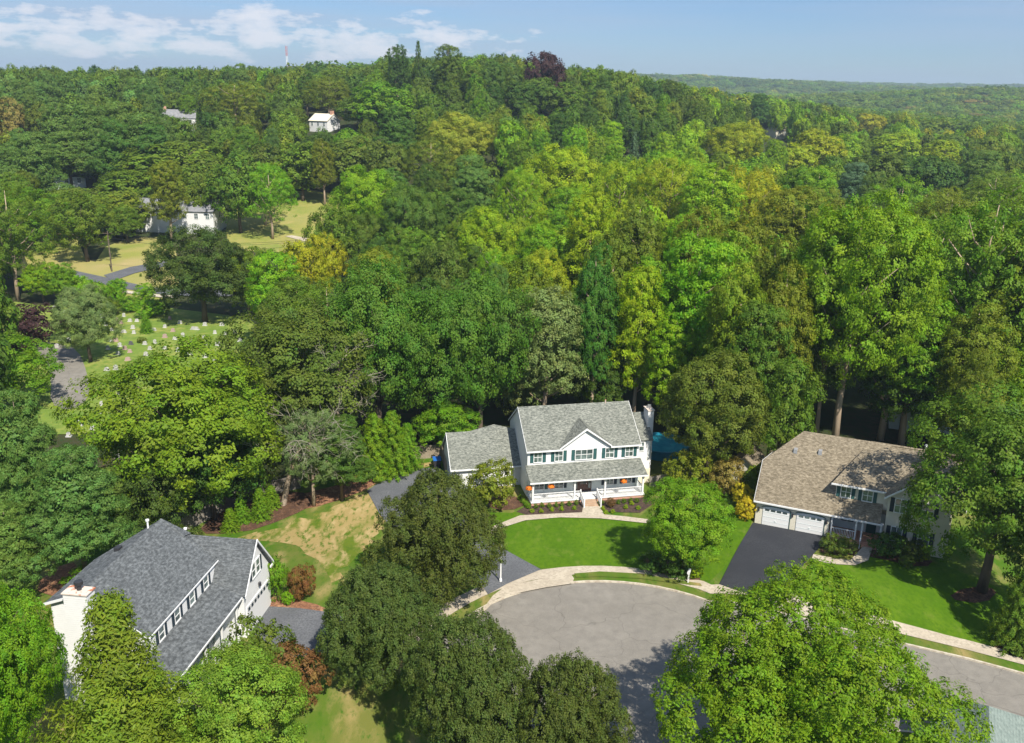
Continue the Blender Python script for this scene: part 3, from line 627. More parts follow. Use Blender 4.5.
for a in (.7, 3.95):
    b = MB(); n_ = 8
    top = [(a + 2.55 * (1 - math.cos(math.pi * k / n_)) / 2, -.05, 1.95 + .18 * math.sin(math.pi * k / n_)) for k in range(n_ + 1)]
    b.prism([(a, -.05, .02)] + top + [(a + 2.55, -.05, .02)], (0, .045, 0)); gd = b.build('garage_door', 'white', Hr)
    m_ = MB()
    for k in range(1, 4): m_.box(a + .05, a + 2.5, -.068, -.052, .02 + .5 * k - .015, .02 + .5 * k + .015)
    m_.box(a + 1.2, a + 1.35, -.09, -.052, .62, .7); m_.build('door_groove', 'gray_siding', gd)
    m_ = MB()
    for k in range(4): m_.box(a + .2 + .57 * k, a + .62 + .57 * k, -.075, -.052, 1.66, 1.86)
    m_.build('door_window', 'glass', gd)
    m_ = MB(); arch = [(a + 1.275 - 1.42 * math.cos(math.pi * k / n_), -.07, 2.02 + .22 * math.sin(math.pi * k / n_)) for k in range(n_ + 1)]
    m_.prism(arch + [(q[0], q[1], q[2] - .06) for q in arch[::-1]], (0, .06, 0)); m_.box(a + 2.6, a + 2.67, -.07, -.01, .0, 2.0); m_.build('door_trim', 'shutter', gd)
for u in (.3, 3.55, 6.75):
    b = MB(); b.box(u - .07, u + .07, -.16, -.003, 1.5, 1.85); b.build('wall_lamp', 'dark', Hr)
# porch of the right house
b = MB(); b.box(7.03, 11.9, -.2, 2.19, 0, .42); b.build('porch_floor', 'brick', Hr)
b = MB(); b.box(7.03, 11.9, 2.12, 2.195, .42, 2.6); b.build('porch_wall', 'gray_siding', Hr)
for u in (7.15, 9.35, 9.9, 11.55):
    b = MB(); b.box(u, u + .15, -.15, .0, .42, 2.62); b.build('porch_post', 'white', Hr)
b = MB(); b.box(7.05, 11.8, -.18, .02, 2.4, 2.55); b.build('porch_beam', 'white', Hr)
railing((7.3, -.08, 0), (9.35, -.08, 0), .42, 1.3, Hr); railing((9.97, -1.2, 0), (9.97, -.2, 0), .0, .85, Hr, dz=.42); railing((11.6, -1.2, 0), (11.6, -.2, 0), .0, .85, Hr, dz=.42)
b = MB(); b.box(10.1, 11.5, -.5, -.2, 0, .29); b.box(10.1, 11.5, -.8, -.5, 0, .15); b.build('steps', 'brick', Hr)
b = MB(); b.box(10.3, 11.2, 2.02, 2.115, .42, 2.42); dr_ = b.build('door', 'shutter', Hr)
b = MB(); b.box(10.5, 11.0, 2.0, 2.018, 1.4, 2.2); b.build('door_window', 'glass', dr_)
b = MB(); b.box(10.08, 10.28, 2.05, 2.115, .42, 2.42); b.box(11.22, 11.42, 2.05, 2.115, .42, 2.42); b.build('sidelight', 'white', Hr)
window(Hr, 7.9, 9.1, 2.12, 1.2, 2.3)
for a in (7.65, 9.62):
    window(Hr, a + .0, a + .85, 1.25, 4.05, 5.2); shutter(Hr, a - .42, a - .1, 1.25, 4.0, 5.25); shutter(Hr, a + .95, a + 1.27, 1.25, 4.0, 5.25)
for a in (12.55, 14.9):
    for z_ in (1.0, 3.9):
        window(Hr, a, a + .9, .3, z_, z_ + 1.35); shutter(Hr, a - .46, a - .1, .3, z_ - .05, z_ + 1.4, m='shutter_dark'); shutter(Hr, a + 1.0, a + 1.36, .3, z_ - .05, z_ + 1.4, m='shutter_dark')
for (u, v) in ((2.55, 4.2), (4.9, 4.4)):
    b = MB(); z_ = rz(v); b.prism([(u, v - .15, z_ - .1), (u, v + .4, z_ + .35), (u, v - .1, z_ + .3)], (.35, 0, 0)); b.build('roof_vent', 'metal', Hr)
b = MB(); b.lathe([(.1, ZR3 - .2), (.1, ZR3 + .25), (.18, ZR3 + .28), (.1, ZR3 + .42)], 14.6, V3 + .3); b.build('vent_pipe', 'metal', Hr)
# ---------------------------------------------------------------- the left house : a across (front is +a), b along
Hl = empty('house', (-20.76, 55.75, 1.18 + .02), R(-6.9), label='white house with dark slate-gray roof, tall white chimney and row of dormer windows', cat='house')
bn, bf, ar_, zr_ = -4.2, 6.5, -7.2, 8.72
b = MB()
b.prism([(-9.4, bn, -1), (-9.4, bn, 7.75), (ar_, bn, zr_ - .15), (-2.75, bn, 5.95), (-2.75, bn, -1)][::-1], (0, 1.2 - bn, 0))
b.box(-9.3, -.8, 1.2, 9.6, -1, 3.6); b.prism([(-9.3, 1.2, 3.4), (-9.3, 1.2, 7.6), (ar_, 1.2, zr_ - .3), (-2.9, 1.2, 5.9), (-2.9, 1.2, 3.4)][::-1], (0, .6, 0))
b.prism([(-2.75, bn, -1), (-2.75, bn, 4.4), (-1.0, bn, 3.9), (-1.0, bn, -1)][::-1], (0, 8.5, 0))
b.build('wall', 'white_siding', Hl)
rf = MB(); g = .14; nb = bn - .25
rf.slab([(-2.52, nb, 5.87), (-2.52, 6.25, 5.87), (ar_, bf, zr_), (ar_, nb, zr_)], g)
rf.slab([(ar_, nb, zr_), (ar_, bf, zr_), (-9.7, bf - 5.0, 7.80), (-9.7, nb, 7.80)], g)
rf.slab([(-9.7, bf - 5.0, 7.80), (ar_, bf, zr_), (-7.5, bf + 3.2, 6.4), (-9.8, bf + 3.2, 6.1)], g)
rf.slab([(.0, -7.0, 3.84), (.0, 4.7, 3.84), (-2.62, 5.6, 4.56), (-2.62, -7.0, 4.56)], .12)
# cross gable over the garage
bg, GZ, wf = 7.18, 7.26, 2.62
gzf = lambda b_: GZ - (GZ - 3.84) / (wf + .1) * (bg - b_)
rf.slab([(.25, bg - wf - .1, 3.84), (.25, bg, GZ), (-5.2, bg, GZ), (-5.2, 6.7, gzf(6.7)), (-2.66, 6.2, gzf(6.2)), (-2.66, bg - wf - .1, 3.84)], g)
rf.slab([(.25, bg, GZ), (.25, bg + wf + .1, 3.84), (-6.5, bg + wf + .1, 3.84), (-6.5, bg, GZ)], g)
rf.slab([(-5.2, bg, GZ), (-6.4, bg, GZ + .05), (ar_, bf, zr_), (-5.2, 6.2, 7.55)][::-1], g)
rf.slab([(-5.2, bg, GZ), (-5.2, 6.2, 7.55), (-2.5, 6.05, 5.95), (-2.6, 5.45, 5.15)], g)
rf.slab([(ar_, bf, zr_), (-6.0, bg, GZ), (-7.2, bg + wf, 5.6), (-7.8, bf + 3, 6.3)][::-1], g)
rf.build('roof', 'roof_slate', Hl)
b = MB(); b.prism([(-.02, bg - wf + .1, -1), (-.02, bg + wf - .1, -1), (-.02, bg + wf - .1, 3.85), (-.02, bg, GZ - .2), (-.02, bg - wf + .1, 3.85)][::-1], (-4.6, 0, 0)); b.build('garage_wall', 'white_siding', Hl)
b = MB()
b.prism([(.27, bg - wf - .2, 3.72), (.27, bg - wf - .2, 3.92), (.27, bg, GZ + .05), (.27, bg + wf + .2, 3.92), (.27, bg + wf + .2, 3.72), (.27, bg, GZ - .17)], (.06, 0, 0))
b.box(.26, .34, bg + wf - .5, bg + wf + .2, 3.62, 3.78)
b.box(.0, .07, -7.0, bg - wf - .2, 3.74, 3.85); b.box(-2.51, -2.45, nb, 6.25, 5.76, 5.86)
b.prism([(-9.75, nb - .06, 7.64), (-9.75, nb - .06, 7.82), (ar_, nb - .06, zr_ + .02), (-2.4, nb - .06, 5.85), (-2.4, nb - .06, 5.66), (ar_, nb - .06, zr_ - .17)], (0, .055, 0))
b.build('rake_board', 'white', Hl)
b = MB(); b.prism([(-2.62, bn, 4.2), (-2.62, 5.62, 4.2), (-2.62, 5.62, 5.72), (-2.62, bn, 5.72)][::-1], (-.12, 0, 0)); b.build('dormer_wall', 'white_siding', Hl)
for k in range(4):
    c0 = -2.75 + 2.25 * k
    window(Hl, c0 - .35, c0 + .35, -2.62, 4.66, 5.55, wall='right', panes=(1, 2))
    shutter(Hl, c0 - .75, c0 - .43, -2.62, 4.62, 5.6, wall='right', m='shutter_dark'); shutter(Hl, c0 + .43, c0 + .75, -2.62, 4.62, 5.6, wall='right', m='shutter_dark')
window(Hl, bg - .75, bg - .1, -.02, 4.2, 5.35, wall='right', panes=(1, 2)); window(Hl, bg + .1, bg + .75, -.02, 4.2, 5.35, wall='right', panes=(1, 2))
shutter(Hl, bg - 1.15, bg - .83, -.02, 4.15, 5.4, wall='right', m='shutter_dark'); shutter(Hl, bg + .83, bg + 1.15, -.02, 4.15, 5.4, wall='right', m='shutter_dark')
b = MB(); b.box(-.015, .05, bg - 2.2, bg + 2.2, -1, 2.55); gd = b.build('garage_door', 'white', Hl)
for k in range(7):
    m_ = MB(); m_.box(.052, .066, bg - 2.0 + .6 * k, bg - 1.62 + .6 * k, 2.08, 2.38); m_.build('door_window', 'shutter_dark', gd)
b = MB(); b.lathe([(.05, 3.0), (.12, 3.1), (.12, 3.35), (.04, 3.42)], .14, bg + .25, 8); b.build('wall_lamp', 'dark', Hl)
for k in range(5):
    b = MB(); b.box(-.35, -.2, -6.6 + 2.6 * k, -6.45 + 2.6 * k, -1, 3.7); b.build('porch_post', 'white', Hl)
for k in range(3):
    window(Hl, -3.2 + 2.6 * k, -2.2 + 2.6 * k, -1.0, 1.2, 2.9, wall='right')
# chimney stands against the near gable
b = MB(); b.box(-7.75, -6.1, bn - .95, bn - .01, -1, 9.1); ch = b.build('chimney', 'white_siding', Hl)
b = MB(); b.box(-7.82, -6.03, bn - 1.02, bn + .06, 9.1, 9.18); b.build('chimney_cap', 'rust', ch)
b = MB(); b.lathe([(.16, 9.18), (.16, 9.55), (.28, 9.57), (.28, 9.8), (.1, 9.85)], -6.9, bn - .4, 10); b.build('flue', 'dark', ch)
for (a, c, z_, m_, h_) in ((ar_ - .25, 5.2, zr_ - .2, 'white', .7), (-5.6, 7.3, 7.2, 'white', .4)):
    b = MB(); b.lathe([(.07, z_), (.07, z_ + h_), (.14, z_ + h_ + .02), (.14, z_ + h_ + .14)], a, c, 8); b.build('vent_pipe', m_, Hl)
b = MB(); b.box(-8.35, -7.95, 1.9, 2.4, 8.35, 8.62); b.build('roof_vent', 'dark', Hl)
# ---------------------------------------------------------------- house at the lower right corner: a hipped green roof
zz = 4.6; ax_, ay_ = (lambda d: (d[0] * (zz - CAM_H) / d[2], d[1] * (zz - CAM_H) / d[2]))(ray(989, 706))
Hg = empty('house', (ax_, ay_, 0.0), R(-26), label='pale green hipped roof of a house cut off at the lower right corner', cat='house')
b = MB(); b.box(-2.8, 7, -9, -.0, 0, 2.55); b.build('wall', 'cream_siding', Hg)
b = MB(); W_ = 3.1; ezz = 2.55
b.poly([(-W_, .3, ezz), (W_ + .2, .3, ezz), (W_ + .2, -9.4, ezz), (-W_, -9.4, ezz), (.05, -2.6, zz), (.05, -9.4, zz)][:6] + [(-W_, .3, ezz - .12), (W_ + .2, .3, ezz - .12), (W_ + .2, -9.4, ezz - .12), (-W_, -9.4, ezz - .12)],
       [(1, 0, 4), (2, 1, 4, 5), (0, 3, 5, 4), (3, 2, 5), (0, 1, 7, 6), (1, 2, 8, 7), (2, 3, 9, 8), (3, 0, 6, 9), (6, 7, 8, 9)])
b.build('roof', 'roof_green', Hg); Hg.location.y += 2.36; Hg.location.x += 1.1
# ---------------------------------------------------------------- houses in the woods
def far_house(px, py, wid, dep, wall_h, rise, rot, wm, rm, label, chim=None, name='house', wins=3, px_m=None):
    x, y = gp(px, py)
    e = empty(name, (x, y, T(x, y)), R(rot), label=label, cat='house' if name == 'house' else 'shed')
    b = MB(); b.prism([(-wid / 2, -dep / 2, -3), (-wid / 2, dep / 2, -3), (-wid / 2, dep / 2, wall_h), (-wid / 2, 0, wall_h + rise), (-wid / 2, -dep / 2, wall_h)], (wid, 0, 0)); b.build('wall', wm, e)
    r_ = MB(); w2 = wid / 2 + .3; d2 = dep / 2 + .35; zb = wall_h - .35 * rise / (dep / 2) + .12
    r_.slab([(-w2, -d2, zb), (w2, -d2, zb), (w2, 0, wall_h + rise + .12), (-w2, 0, wall_h + rise + .12)], .15)
    r_.slab([(w2, d2, zb), (-w2, d2, zb), (-w2, 0, wall_h + rise + .12), (w2, 0, wall_h + rise + .12)], .15); ro = r_.build('roof', rm, e)
    if wins:
        for i in range(wins):
            a = -wid / 2 + wid * (i + .5) / wins
            window(e, a - .5, a + .5, -dep / 2, wall_h - 2.0, wall_h - .6)
        window(e, -.6, .6, wid / 2, wall_h - 2.0, wall_h - .6, wall='right')
    if chim:
        u, m_ = chim; c_ = MB(); c_.box(u - .6, u + .6, -.6, .6, wall_h, wall_h + rise + 1.3); c_.build('chimney', m_, ro)
    return e
far_house(181, 131, 13, 9, 5.4, 3.2, 14, 'white_siding', 'roof_far', 'white house with slate roof and chimney high in the woods above the pines', (-5.6, 'brick'))
far_house(325, 130, 9.5, 8, 3.8, 2.6, -30, 'white_siding', 'tan_panel', 'white house with pale roof and red brick chimney below bare white trunks', (4.1, 'brick'))
far_house(779, 138, 13, 9, 4.4, 2.6, 25, 'cream_siding', 'roof_tan', 'cream house with tan roof in the woods at the far right', None)
far_house(66, 186, 11, 9, 3.4, 2.6, 30, 'gray_siding', 'roof_slate', 'low slate-gray roof between the pines at the far left', None)
far_house(182, 229, 22, 9, 5.6, 2.6, -4, 'white_siding', 'roof_far', 'long white house half hidden by trees beyond the meadow', (6, 'white_siding'), wins=7)
far_house(962, 126, 10, 8, 3.6, 3.0, -30, 'gray_siding', 'roof_far', 'gray roof showing between orange trees at the far right edge', None, wins=0)
far_house(381, 250, 6, 6, 3.0, 2.0, 30, 'white_siding', 'roof_far', 'small white building hidden between dark trees beyond the woods', None, wins=1)
far_house(920, 425, 8, 6, 3.0, 2.4, -20, 'gray_siding', 'roof_far', 'gray roof glimpsed in the dark gap behind the brown-roofed house', None, wins=1)
sh = far_house(747, 477, 3.4, 2.8, 2.0, 1.1, 60, 'cream_siding', 'roof_tan', 'small cream garden shed with brown roof under the trees', None, name='shed', wins=0)
# ================================================================== street furniture and yard objects
x, y = gp(500.5, 583)
e = empty('street_lamp', (x, y, LO), label='white street lamp post beside the pavement of the turning circle', cat='street lamp')
b = MB(); b.lathe([(.13, 0), (.13, .3), (.075, .38), (.055, 3.05), (.07, 3.1)], 0, 0, 10); b.build('post', 'white', e)
b = MB(); b.lathe([(.08, 3.1), (.17, 3.2), (.2, 3.5), (.16, 3.52)], 0, 0, 8); b.build('lantern', 'white', e)
b = MB(); b.lathe([(.26, 3.52), (.1, 3.68), (.03, 3.8)], 0, 0, 8); b.build('cap', 'white', e)
x, y = gp(688, 584)
e = empty('mailbox', (x, y, LO), R(-20), label='white mailbox on a slanted white post by the kerb', cat='mailbox')
b = MB(); b.box(-.06, .06, -.06, .06, 0, 1.1); b.box(-.05, .05, -.3, .35, .95, 1.05); b.tube([(0, .3, .5), (0, -.2, .98)], .045); b.build('post', 'white', e)
b = MB(); n_ = 8; pts = [(-.12, -.3, 1.06)] + [(-.12 * math.cos(math.pi * k / n_), -.3, 1.22 + .13 * math.sin(math.pi * k / n_)) for k in range(n_ + 1)] + [(.12, -.3, 1.06)]
b.prism(pts, (0, .6, 0)); b.build('box', 'white', e)
x, y = gp(452, 463)
x, y = gp(437, 470)
e = empty('trash_bin', (x, y, LO), R(12), label='black wheeled bin with blue lid beside the garage', cat='trash bin')
b = MB(); b.poly([(-.32, -.35, .08), (.32, -.35, .08), (.32, .35, .08), (-.32, .35, .08), (-.42, -.45, 1.25), (.42, -.45, 1.25), (.42, .45, 1.25), (-.42, .45, 1.25)], [(3, 2, 1, 0), (4, 5, 6, 7), (0, 1, 5, 4), (1, 2, 6, 5), (2, 3, 7, 6), (3, 0, 4, 7)]); b.build('bin_body', 'dark', e)
b = MB(); b.slab([(-.46, -.5, 1.3), (.46, -.5, 1.3), (.46, .52, 1.42), (-.46, .52, 1.42)], .06); b.build('lid', 'blue_plastic', e)
for s_ in (-1, 1):
    b = MB(); b.tube([(s_ * .36, .38, .12), (s_ * .44, .38, .12)], .12, 10); b.build('wheel', 'dark', e)
def fence(name, pts_px, h_, m, label, post='fence_wood', kind_=None):
    p = [gp(*q) for q in pts_px]; x0, y0 = p[0]
    e = empty(name, (x0, y0, T(x0, y0)), label=label, cat='fence')
    pl = MB(); rl = MB()
    for (ax, ay), (bx_, by) in zip(p[:-1], p[1:]):
        L_ = math.dist((ax, ay), (bx_, by)); n_ = int(L_ / .16)
        for k in range(n_):
            t = (k + .5) / n_; xx, yy = ax + (bx_ - ax) * t - x0, ay + (by - ay) * t - y0; z_ = T(xx + x0, yy + y0) - T(x0, y0)
            pl.box(xx - .07, xx + .07, yy - .012, yy + .012, z_, z_ + h_ + .05 * ((k * 7) % 3) / 3)
        for zz_ in (.35, h_ - .3):
            rl.tube([(ax - x0, ay - y0 + .05, T(ax, ay) - T(x0, y0) + zz_), (bx_ - x0, by - y0 + .05, T(bx_, by) - T(x0, y0) + zz_)], .04, 4)
        n_ = max(1, int(L_ / 2.4))
        for k in range(n_ + 1):
            t = k / n_; xx, yy = ax + (bx_ - ax) * t - x0, ay + (by - ay) * t - y0; z_ = T(xx + x0, yy + y0) - T(x0, y0)
            ps = MB(); ps.box(xx - .06, xx + .06, yy + .02, yy + .14, z_, z_ + h_ + .1); ps.build('post', post, e)
    pl.build('picket_panel', m, e); rl.build('rail', m, e); return e
fence('wood_fence', [(404, 461), (442, 458), (446, 476)], 1.75, 'fence_wood', 'tan wooden privacy fence between garage and round green bushes')
fence('wood_fence', [(160, 545), (205, 522), (232, 508), (262, 498), (300, 489)], 1.7, 'fence_wood_gray', 'weathered gray wooden fence behind the small cone shrubs', 'fence_wood_gray')
fence('wood_fence', [(650, 488), (680, 481), (705, 478)], 1.3, 'fence_wood_gray', 'low gray fence running from the chimney side into the shrubs', 'fence_wood_gray')
x, y = gp(662, 452)
e = empty('swimming_pool', (x, y, .0), label='round blue above-ground pool behind the white chimney', cat='pool')
b = MB(); b.lathe([(3.2, 0), (3.2, 1.15), (3.35, 1.2), (3.35, 1.28), (3.05, 1.28), (3.05, 1.15)], 0, 0, 32); b.build('pool_wall', 'pool_wall', e)
b = MB(); b.lathe([(3.04, 1.02), (3.04, 1.16)], 0, 0, 32); b.build('water', 'pool_water', e)
x, y = gp(950, 506); 
e = empty('canopy', (x, y, T(x, y)), R(-20), label='blue fabric canopy behind the leaves beside the brown-roofed house', cat='canopy')
b = MB(); b.poly([(-1.5, -1.5, 2.1), (1.5, -1.5, 2.1), (1.5, 1.5, 2.1), (-1.5, 1.5, 2.1), (0, 0, 2.9), (-1.5, -1.5, 1.9), (1.5, -1.5, 1.9), (1.5, 1.5, 1.9), (-1.5, 1.5, 1.9)], [(0, 1, 4), (1, 2, 4), (2, 3, 4), (3, 0, 4), (5, 6, 1, 0), (6, 7, 2, 1), (7, 8, 3, 2), (8, 5, 0, 3)]); b.build('top', 'blue_plastic', e)
for sx in (-1, 1):
    for sy in (-1, 1): b = MB(); b.box(sx * 1.42 - .03, sx * 1.42 + .03, sy * 1.42 - .03, sy * 1.42 + .03, 0, 2.0); b.build('leg', 'white', e)
# hanging baskets
for (u, lab) in ((-.35, 'orange hanging flower basket at the left end of the porch'), (2.05, 'orange hanging flower basket between the two left porch posts'), (10.1, 'orange hanging flower basket at the right side of the porch')):
    v = -PD - .12; c_, s_ = math.cos(R(12.045)), math.sin(R(12.045)); X0, Y0 = 1.815 + u * c_ - v * s_, 89.09 + u * s_ + v * c_
    e = empty('flower_basket', (X0, Y0, 2.05 + LO), label=lab, cat='flower basket', group='hanging baskets along the porch')
    b = MB(); b.lathe([(.1, -.12), (.22, .05), (.24, .12)], 0, 0, 10); b.build('pot', 'dark', e)
    b = MB(); b.tube([(.2, 0, .1), (0, 0, .6)], .012, 4); b.tube([(-.2, 0, .1), (0, 0, .6)], .012, 4); b.build('hanger', 'dark', e)
    b = MB()
    for k in range(220):
        d = Vector((rnd.gauss(0, 1), rnd.gauss(0, 1), rnd.gauss(0, 1))).normalized(); d.z = abs(d.z) * .8 - .15; q = d * rnd.uniform(.25, .42); a_ = d.orthogonal().normalized() * .06; c2 = d.cross(a_)
        q.z += .12; b.poly([q + a_, q + c2, q - a_, q - c2], [(0, 1, 2, 3)])
    b.build('flowers', 'orange_flower', e)
# utility wires with their poles beyond the cemetery
def ground_pole(px, py, h_, lab):
    x, y = gp(px, py); e = empty('utility_pole', (x, y, T(x, y)), label=lab, cat='utility pole')
    b = MB(); b.tube([(0, 0, -.2), (0, 0, h_)], [.17, .11], 8); b.build('pole', 'bark', e)
    b = MB(); b.box(-1.1, 1.1, -.05, .05, h_ - .6, h_ - .48); b.build('crossarm', 'bark', e); return x, y, T(x, y) + h_
pp = [ground_pole(112, 272, 9.5, 'utility pole in front of the long white house'), ground_pole(298, 282, 9.5, 'utility pole between bright green trees above the cemetery'), ground_pole(432, 300, 9.5, 'utility pole among the dark trees right of the cemetery')]
for k, dz in enumerate((-.05, -.45, -1.4)):
    b = MB()
    for A_, B_ in zip(pp[:-1], pp[1:]):
        pts = [(A_[0] + (B_[0] - A_[0]) * t / 10, A_[1] + (B_[1] - A_[1]) * t / 10, A_[2] + (B_[2] - A_[2]) * t / 10 + dz - 1.6 * (1 - (t / 5 - 1) ** 2)) for t in range(11)]
        b.tube(pts, .035, 4)
    tag(b.build('power_line', 'wire'), label=['topmost power line strung above the lane beyond the cemetery', 'middle power line strung above the lane beyond the cemetery', 'lowest power line strung above the lane beyond the cemetery'][k], cat='power line', group='power lines beyond the cemetery')
# mast on the skyline
dd = ray(287, 62); t = 900 / dd[1]; x, y = dd[0] * t, 900
zt = CAM_H + ray(287, 46)[2] * t; zb = T(x, y)
e = empty('radio_mast', (x, y, zb), label='thin red and white lattice radio mast on the skyline', cat='radio mast')
hh = zt - zb
for j in range(6):
    b = MB()
    for (sx, sy) in ((1, 0), (-.5, .87), (-.5, -.87)):
        b.tube([(sx * .9, sy * .9, hh * j / 6), (sx * .9, sy * .9, hh * (j + 1) / 6)], .13, 4)
    for q in range(3):
        z1_, z2_ = hh * (j + q / 3) / 6, hh * (j + (q + 1) / 3) / 6; b.tube([(.9, 0, z1_), (-.45, .78, z2_)], .07, 4); b.tube([(-.45, .78, z1_), (-.45, -.78, z2_)], .07, 4); b.tube([(-.45, -.78, z1_), (.9, 0, z2_)], .07, 4)
    b.build('mast_section', 'mast_red' if j % 2 else 'white', e)
# ---------------------------------------------------------------- gravestones
stones = [(117,321,1),(121,324,1),(124,317,0),(130,322,0),(137,322,0),(133,329,0),(124,333,0),(134,334,0),(154,331,0),(165,338,1),(175,340,0),(183,337,0),(192,343,0),(195,330,3),(165,328,0),(173,332,1),(204,339,0),(215,334,0),(226,335,0),(198,342,1),(206,345,0),(218,346,0),(235,334,0),(116,313,1),(110,342,0),(116,342,1),(120,347,0),(125,350,1),(131,345,2),(130,353,1),(145,345,0),(150,350,0),(155,344,0),(146,356,0),(118,355,0),(108,350,0),(128,361,1),(107,371,0),(116,370,0),(122,377,0),(102,406,0),(101,416,0),(69,437,0),(93,430,0),(80,426,0),(3,406,0),(119,458,0),(55,309,0),(64,314,0),(61,341,0),(69,342,0),(57,348,0),(182,377,0),(120,395,0),(165,350,0),(178,352,0),(190,355,0),(205,358,0),(215,362,0),(170,320,1),(180,324,0),(205,326,0),(222,326,0),(240,342,0),(101,318,0),(106,326,0),(112,331,0)]
rows = {}
for (px, py, k) in stones:
    x, y = gp(px, py); m_ = ['granite', 'granite_pink', 'granite_dark', 'granite'][k]; wd = (.48 + .28 * rnd.random()) * (1.8 if k == 3 else 1); hh = .40 + .22 * rnd.random()
    e = empty('gravestone', (x, y, T(x, y) + .04), R(rnd.uniform(-12, 12)))
    b = MB(); b.box(-wd * .65, wd * .65, -.24, .24, 0, .16); b.build('base', m_, e)
    b = MB(); n_ = 6; pts = [(-wd / 2, -.1, .16)] + [(-wd / 2 * math.cos(math.pi * q / n_), -.1, hh + (.16 if k != 3 else .05) * math.sin(math.pi * q / n_)) for q in range(n_ + 1)] + [(wd / 2, -.1, .16)]
    b.prism(pts, (0, .2, 0)); b.build('headstone', m_, e)
    rows.setdefault((['pale gray', 'pinkish', 'black', 'wide pale'][k], int(py // 9)), []).append((px, e))
ordn = ['leftmost', 'second from left', 'third from left', 'fourth from left', 'fifth from left', 'sixth from left', 'seventh from left', 'eighth from left', 'ninth from left', 'tenth from left', 'eleventh from left', 'twelfth from left', 'thirteenth from left', 'fourteenth from left']
NW = ['topmost', 'second', 'third', 'fourth', 'fifth', 'sixth', 'seventh', 'eighth', 'ninth', 'tenth', 'eleventh', 'twelfth', 'thirteenth', 'fourteenth', 'fifteenth', 'sixteenth', 'seventeenth', 'eighteenth']
for ct in ('pale gray', 'pinkish', 'black', 'wide pale'):
    rs = sorted(k for k in rows if k[0] == ct)
    for i, k in enumerate(rs):
        for j, (px, e) in enumerate(sorted(rows[k], key=lambda q: q[0])):
            tag(e, label=(f'{ct} gravestone in the ' + (f'{NW[i]} row from the top, {ordn[j]}' if i else f'topmost row, {ordn[j]}')) if len(rs) > 1 or len(rows[k]) > 1 else f'{ct} gravestone in the cemetery', cat='gravestone', group='gravestones in the cemetery')
# ================================================================== trees
def unit(v): return v / np.maximum(np.linalg.norm(v, axis=-1, keepdims=True), 1e-9)
def leaves(c, cr, outw, n, size, g, flat=0.0, up=0.25, spread=.34, aspect=.62, tone=None, squash=1.0):
    """n leaf faces round each clump centre c (k,3) of radius cr (k,)"""
    k = len(c); d = unit(g.normal(size=(k, n, 3)) + outw[:, None, :] * .75)
    rr = cr[:, None, None] * (g.random((k, n, 1)) ** .45)
    off = d * rr; off[..., 2] *= squash
    p = c[:, None, :] + off
    nr = unit(d * .5 + outw[:, None, :] * .7 + np.array([0, 0, up]) + g.normal(size=(k, n, 3)) * spread)
    if flat: nr = unit(nr * (1 - flat) + np.array([0, 0, 1.0]) * flat)
    t1 = unit(np.cross(nr, g.normal(size=(k, n, 3)))); t2 = np.cross(nr, t1)
    s = size * g.uniform(.45, 1.35, (k, n, 1))
    q = np.stack([p + t1 * s, p + t2 * s * aspect, p - t1 * s, p - t2 * s * aspect], 2).reshape(-1, 4, 3)
    ct = g.random((k, 1)) if tone is None else tone[:, None]
    tn = np.clip(ct * .5 + g.random((k, n)) * .5, 0, 1).reshape(-1)
    hu = np.clip(g.random((k, 1)) * .55 + g.random((k, n)) * .45, 0, 1).reshape(-1)
    return q, tn, hu
def mesh_of(parts, name, m):
    q = np.concatenate([a[0] for a in parts]); tn = np.concatenate([a[1] for a in parts]); hu = np.concatenate([a[2] for a in parts])
    n = len(q); me = bpy.data.meshes.new(name); me.vertices.add(n * 4); me.vertices.foreach_set('co', q.astype(np.float32).reshape(-1))
    me.loops.add(n * 4); me.loops.foreach_set('vertex_index', np.arange(n * 4, dtype=np.int32))
    me.polygons.add(n); me.polygons.foreach_set('loop_start', np.arange(n, dtype=np.int32) * 4); me.polygons.foreach_set('loop_total', np.full(n, 4, np.int32))
    for nm, a in (('tone', tn), ('hue', hu)):
        at = me.attributes.new(nm, 'FLOAT', 'FACE'); at.data.foreach_set('value', a.astype(np.float32))
    me.materials.append(m); me.update(); me.validate(); return me
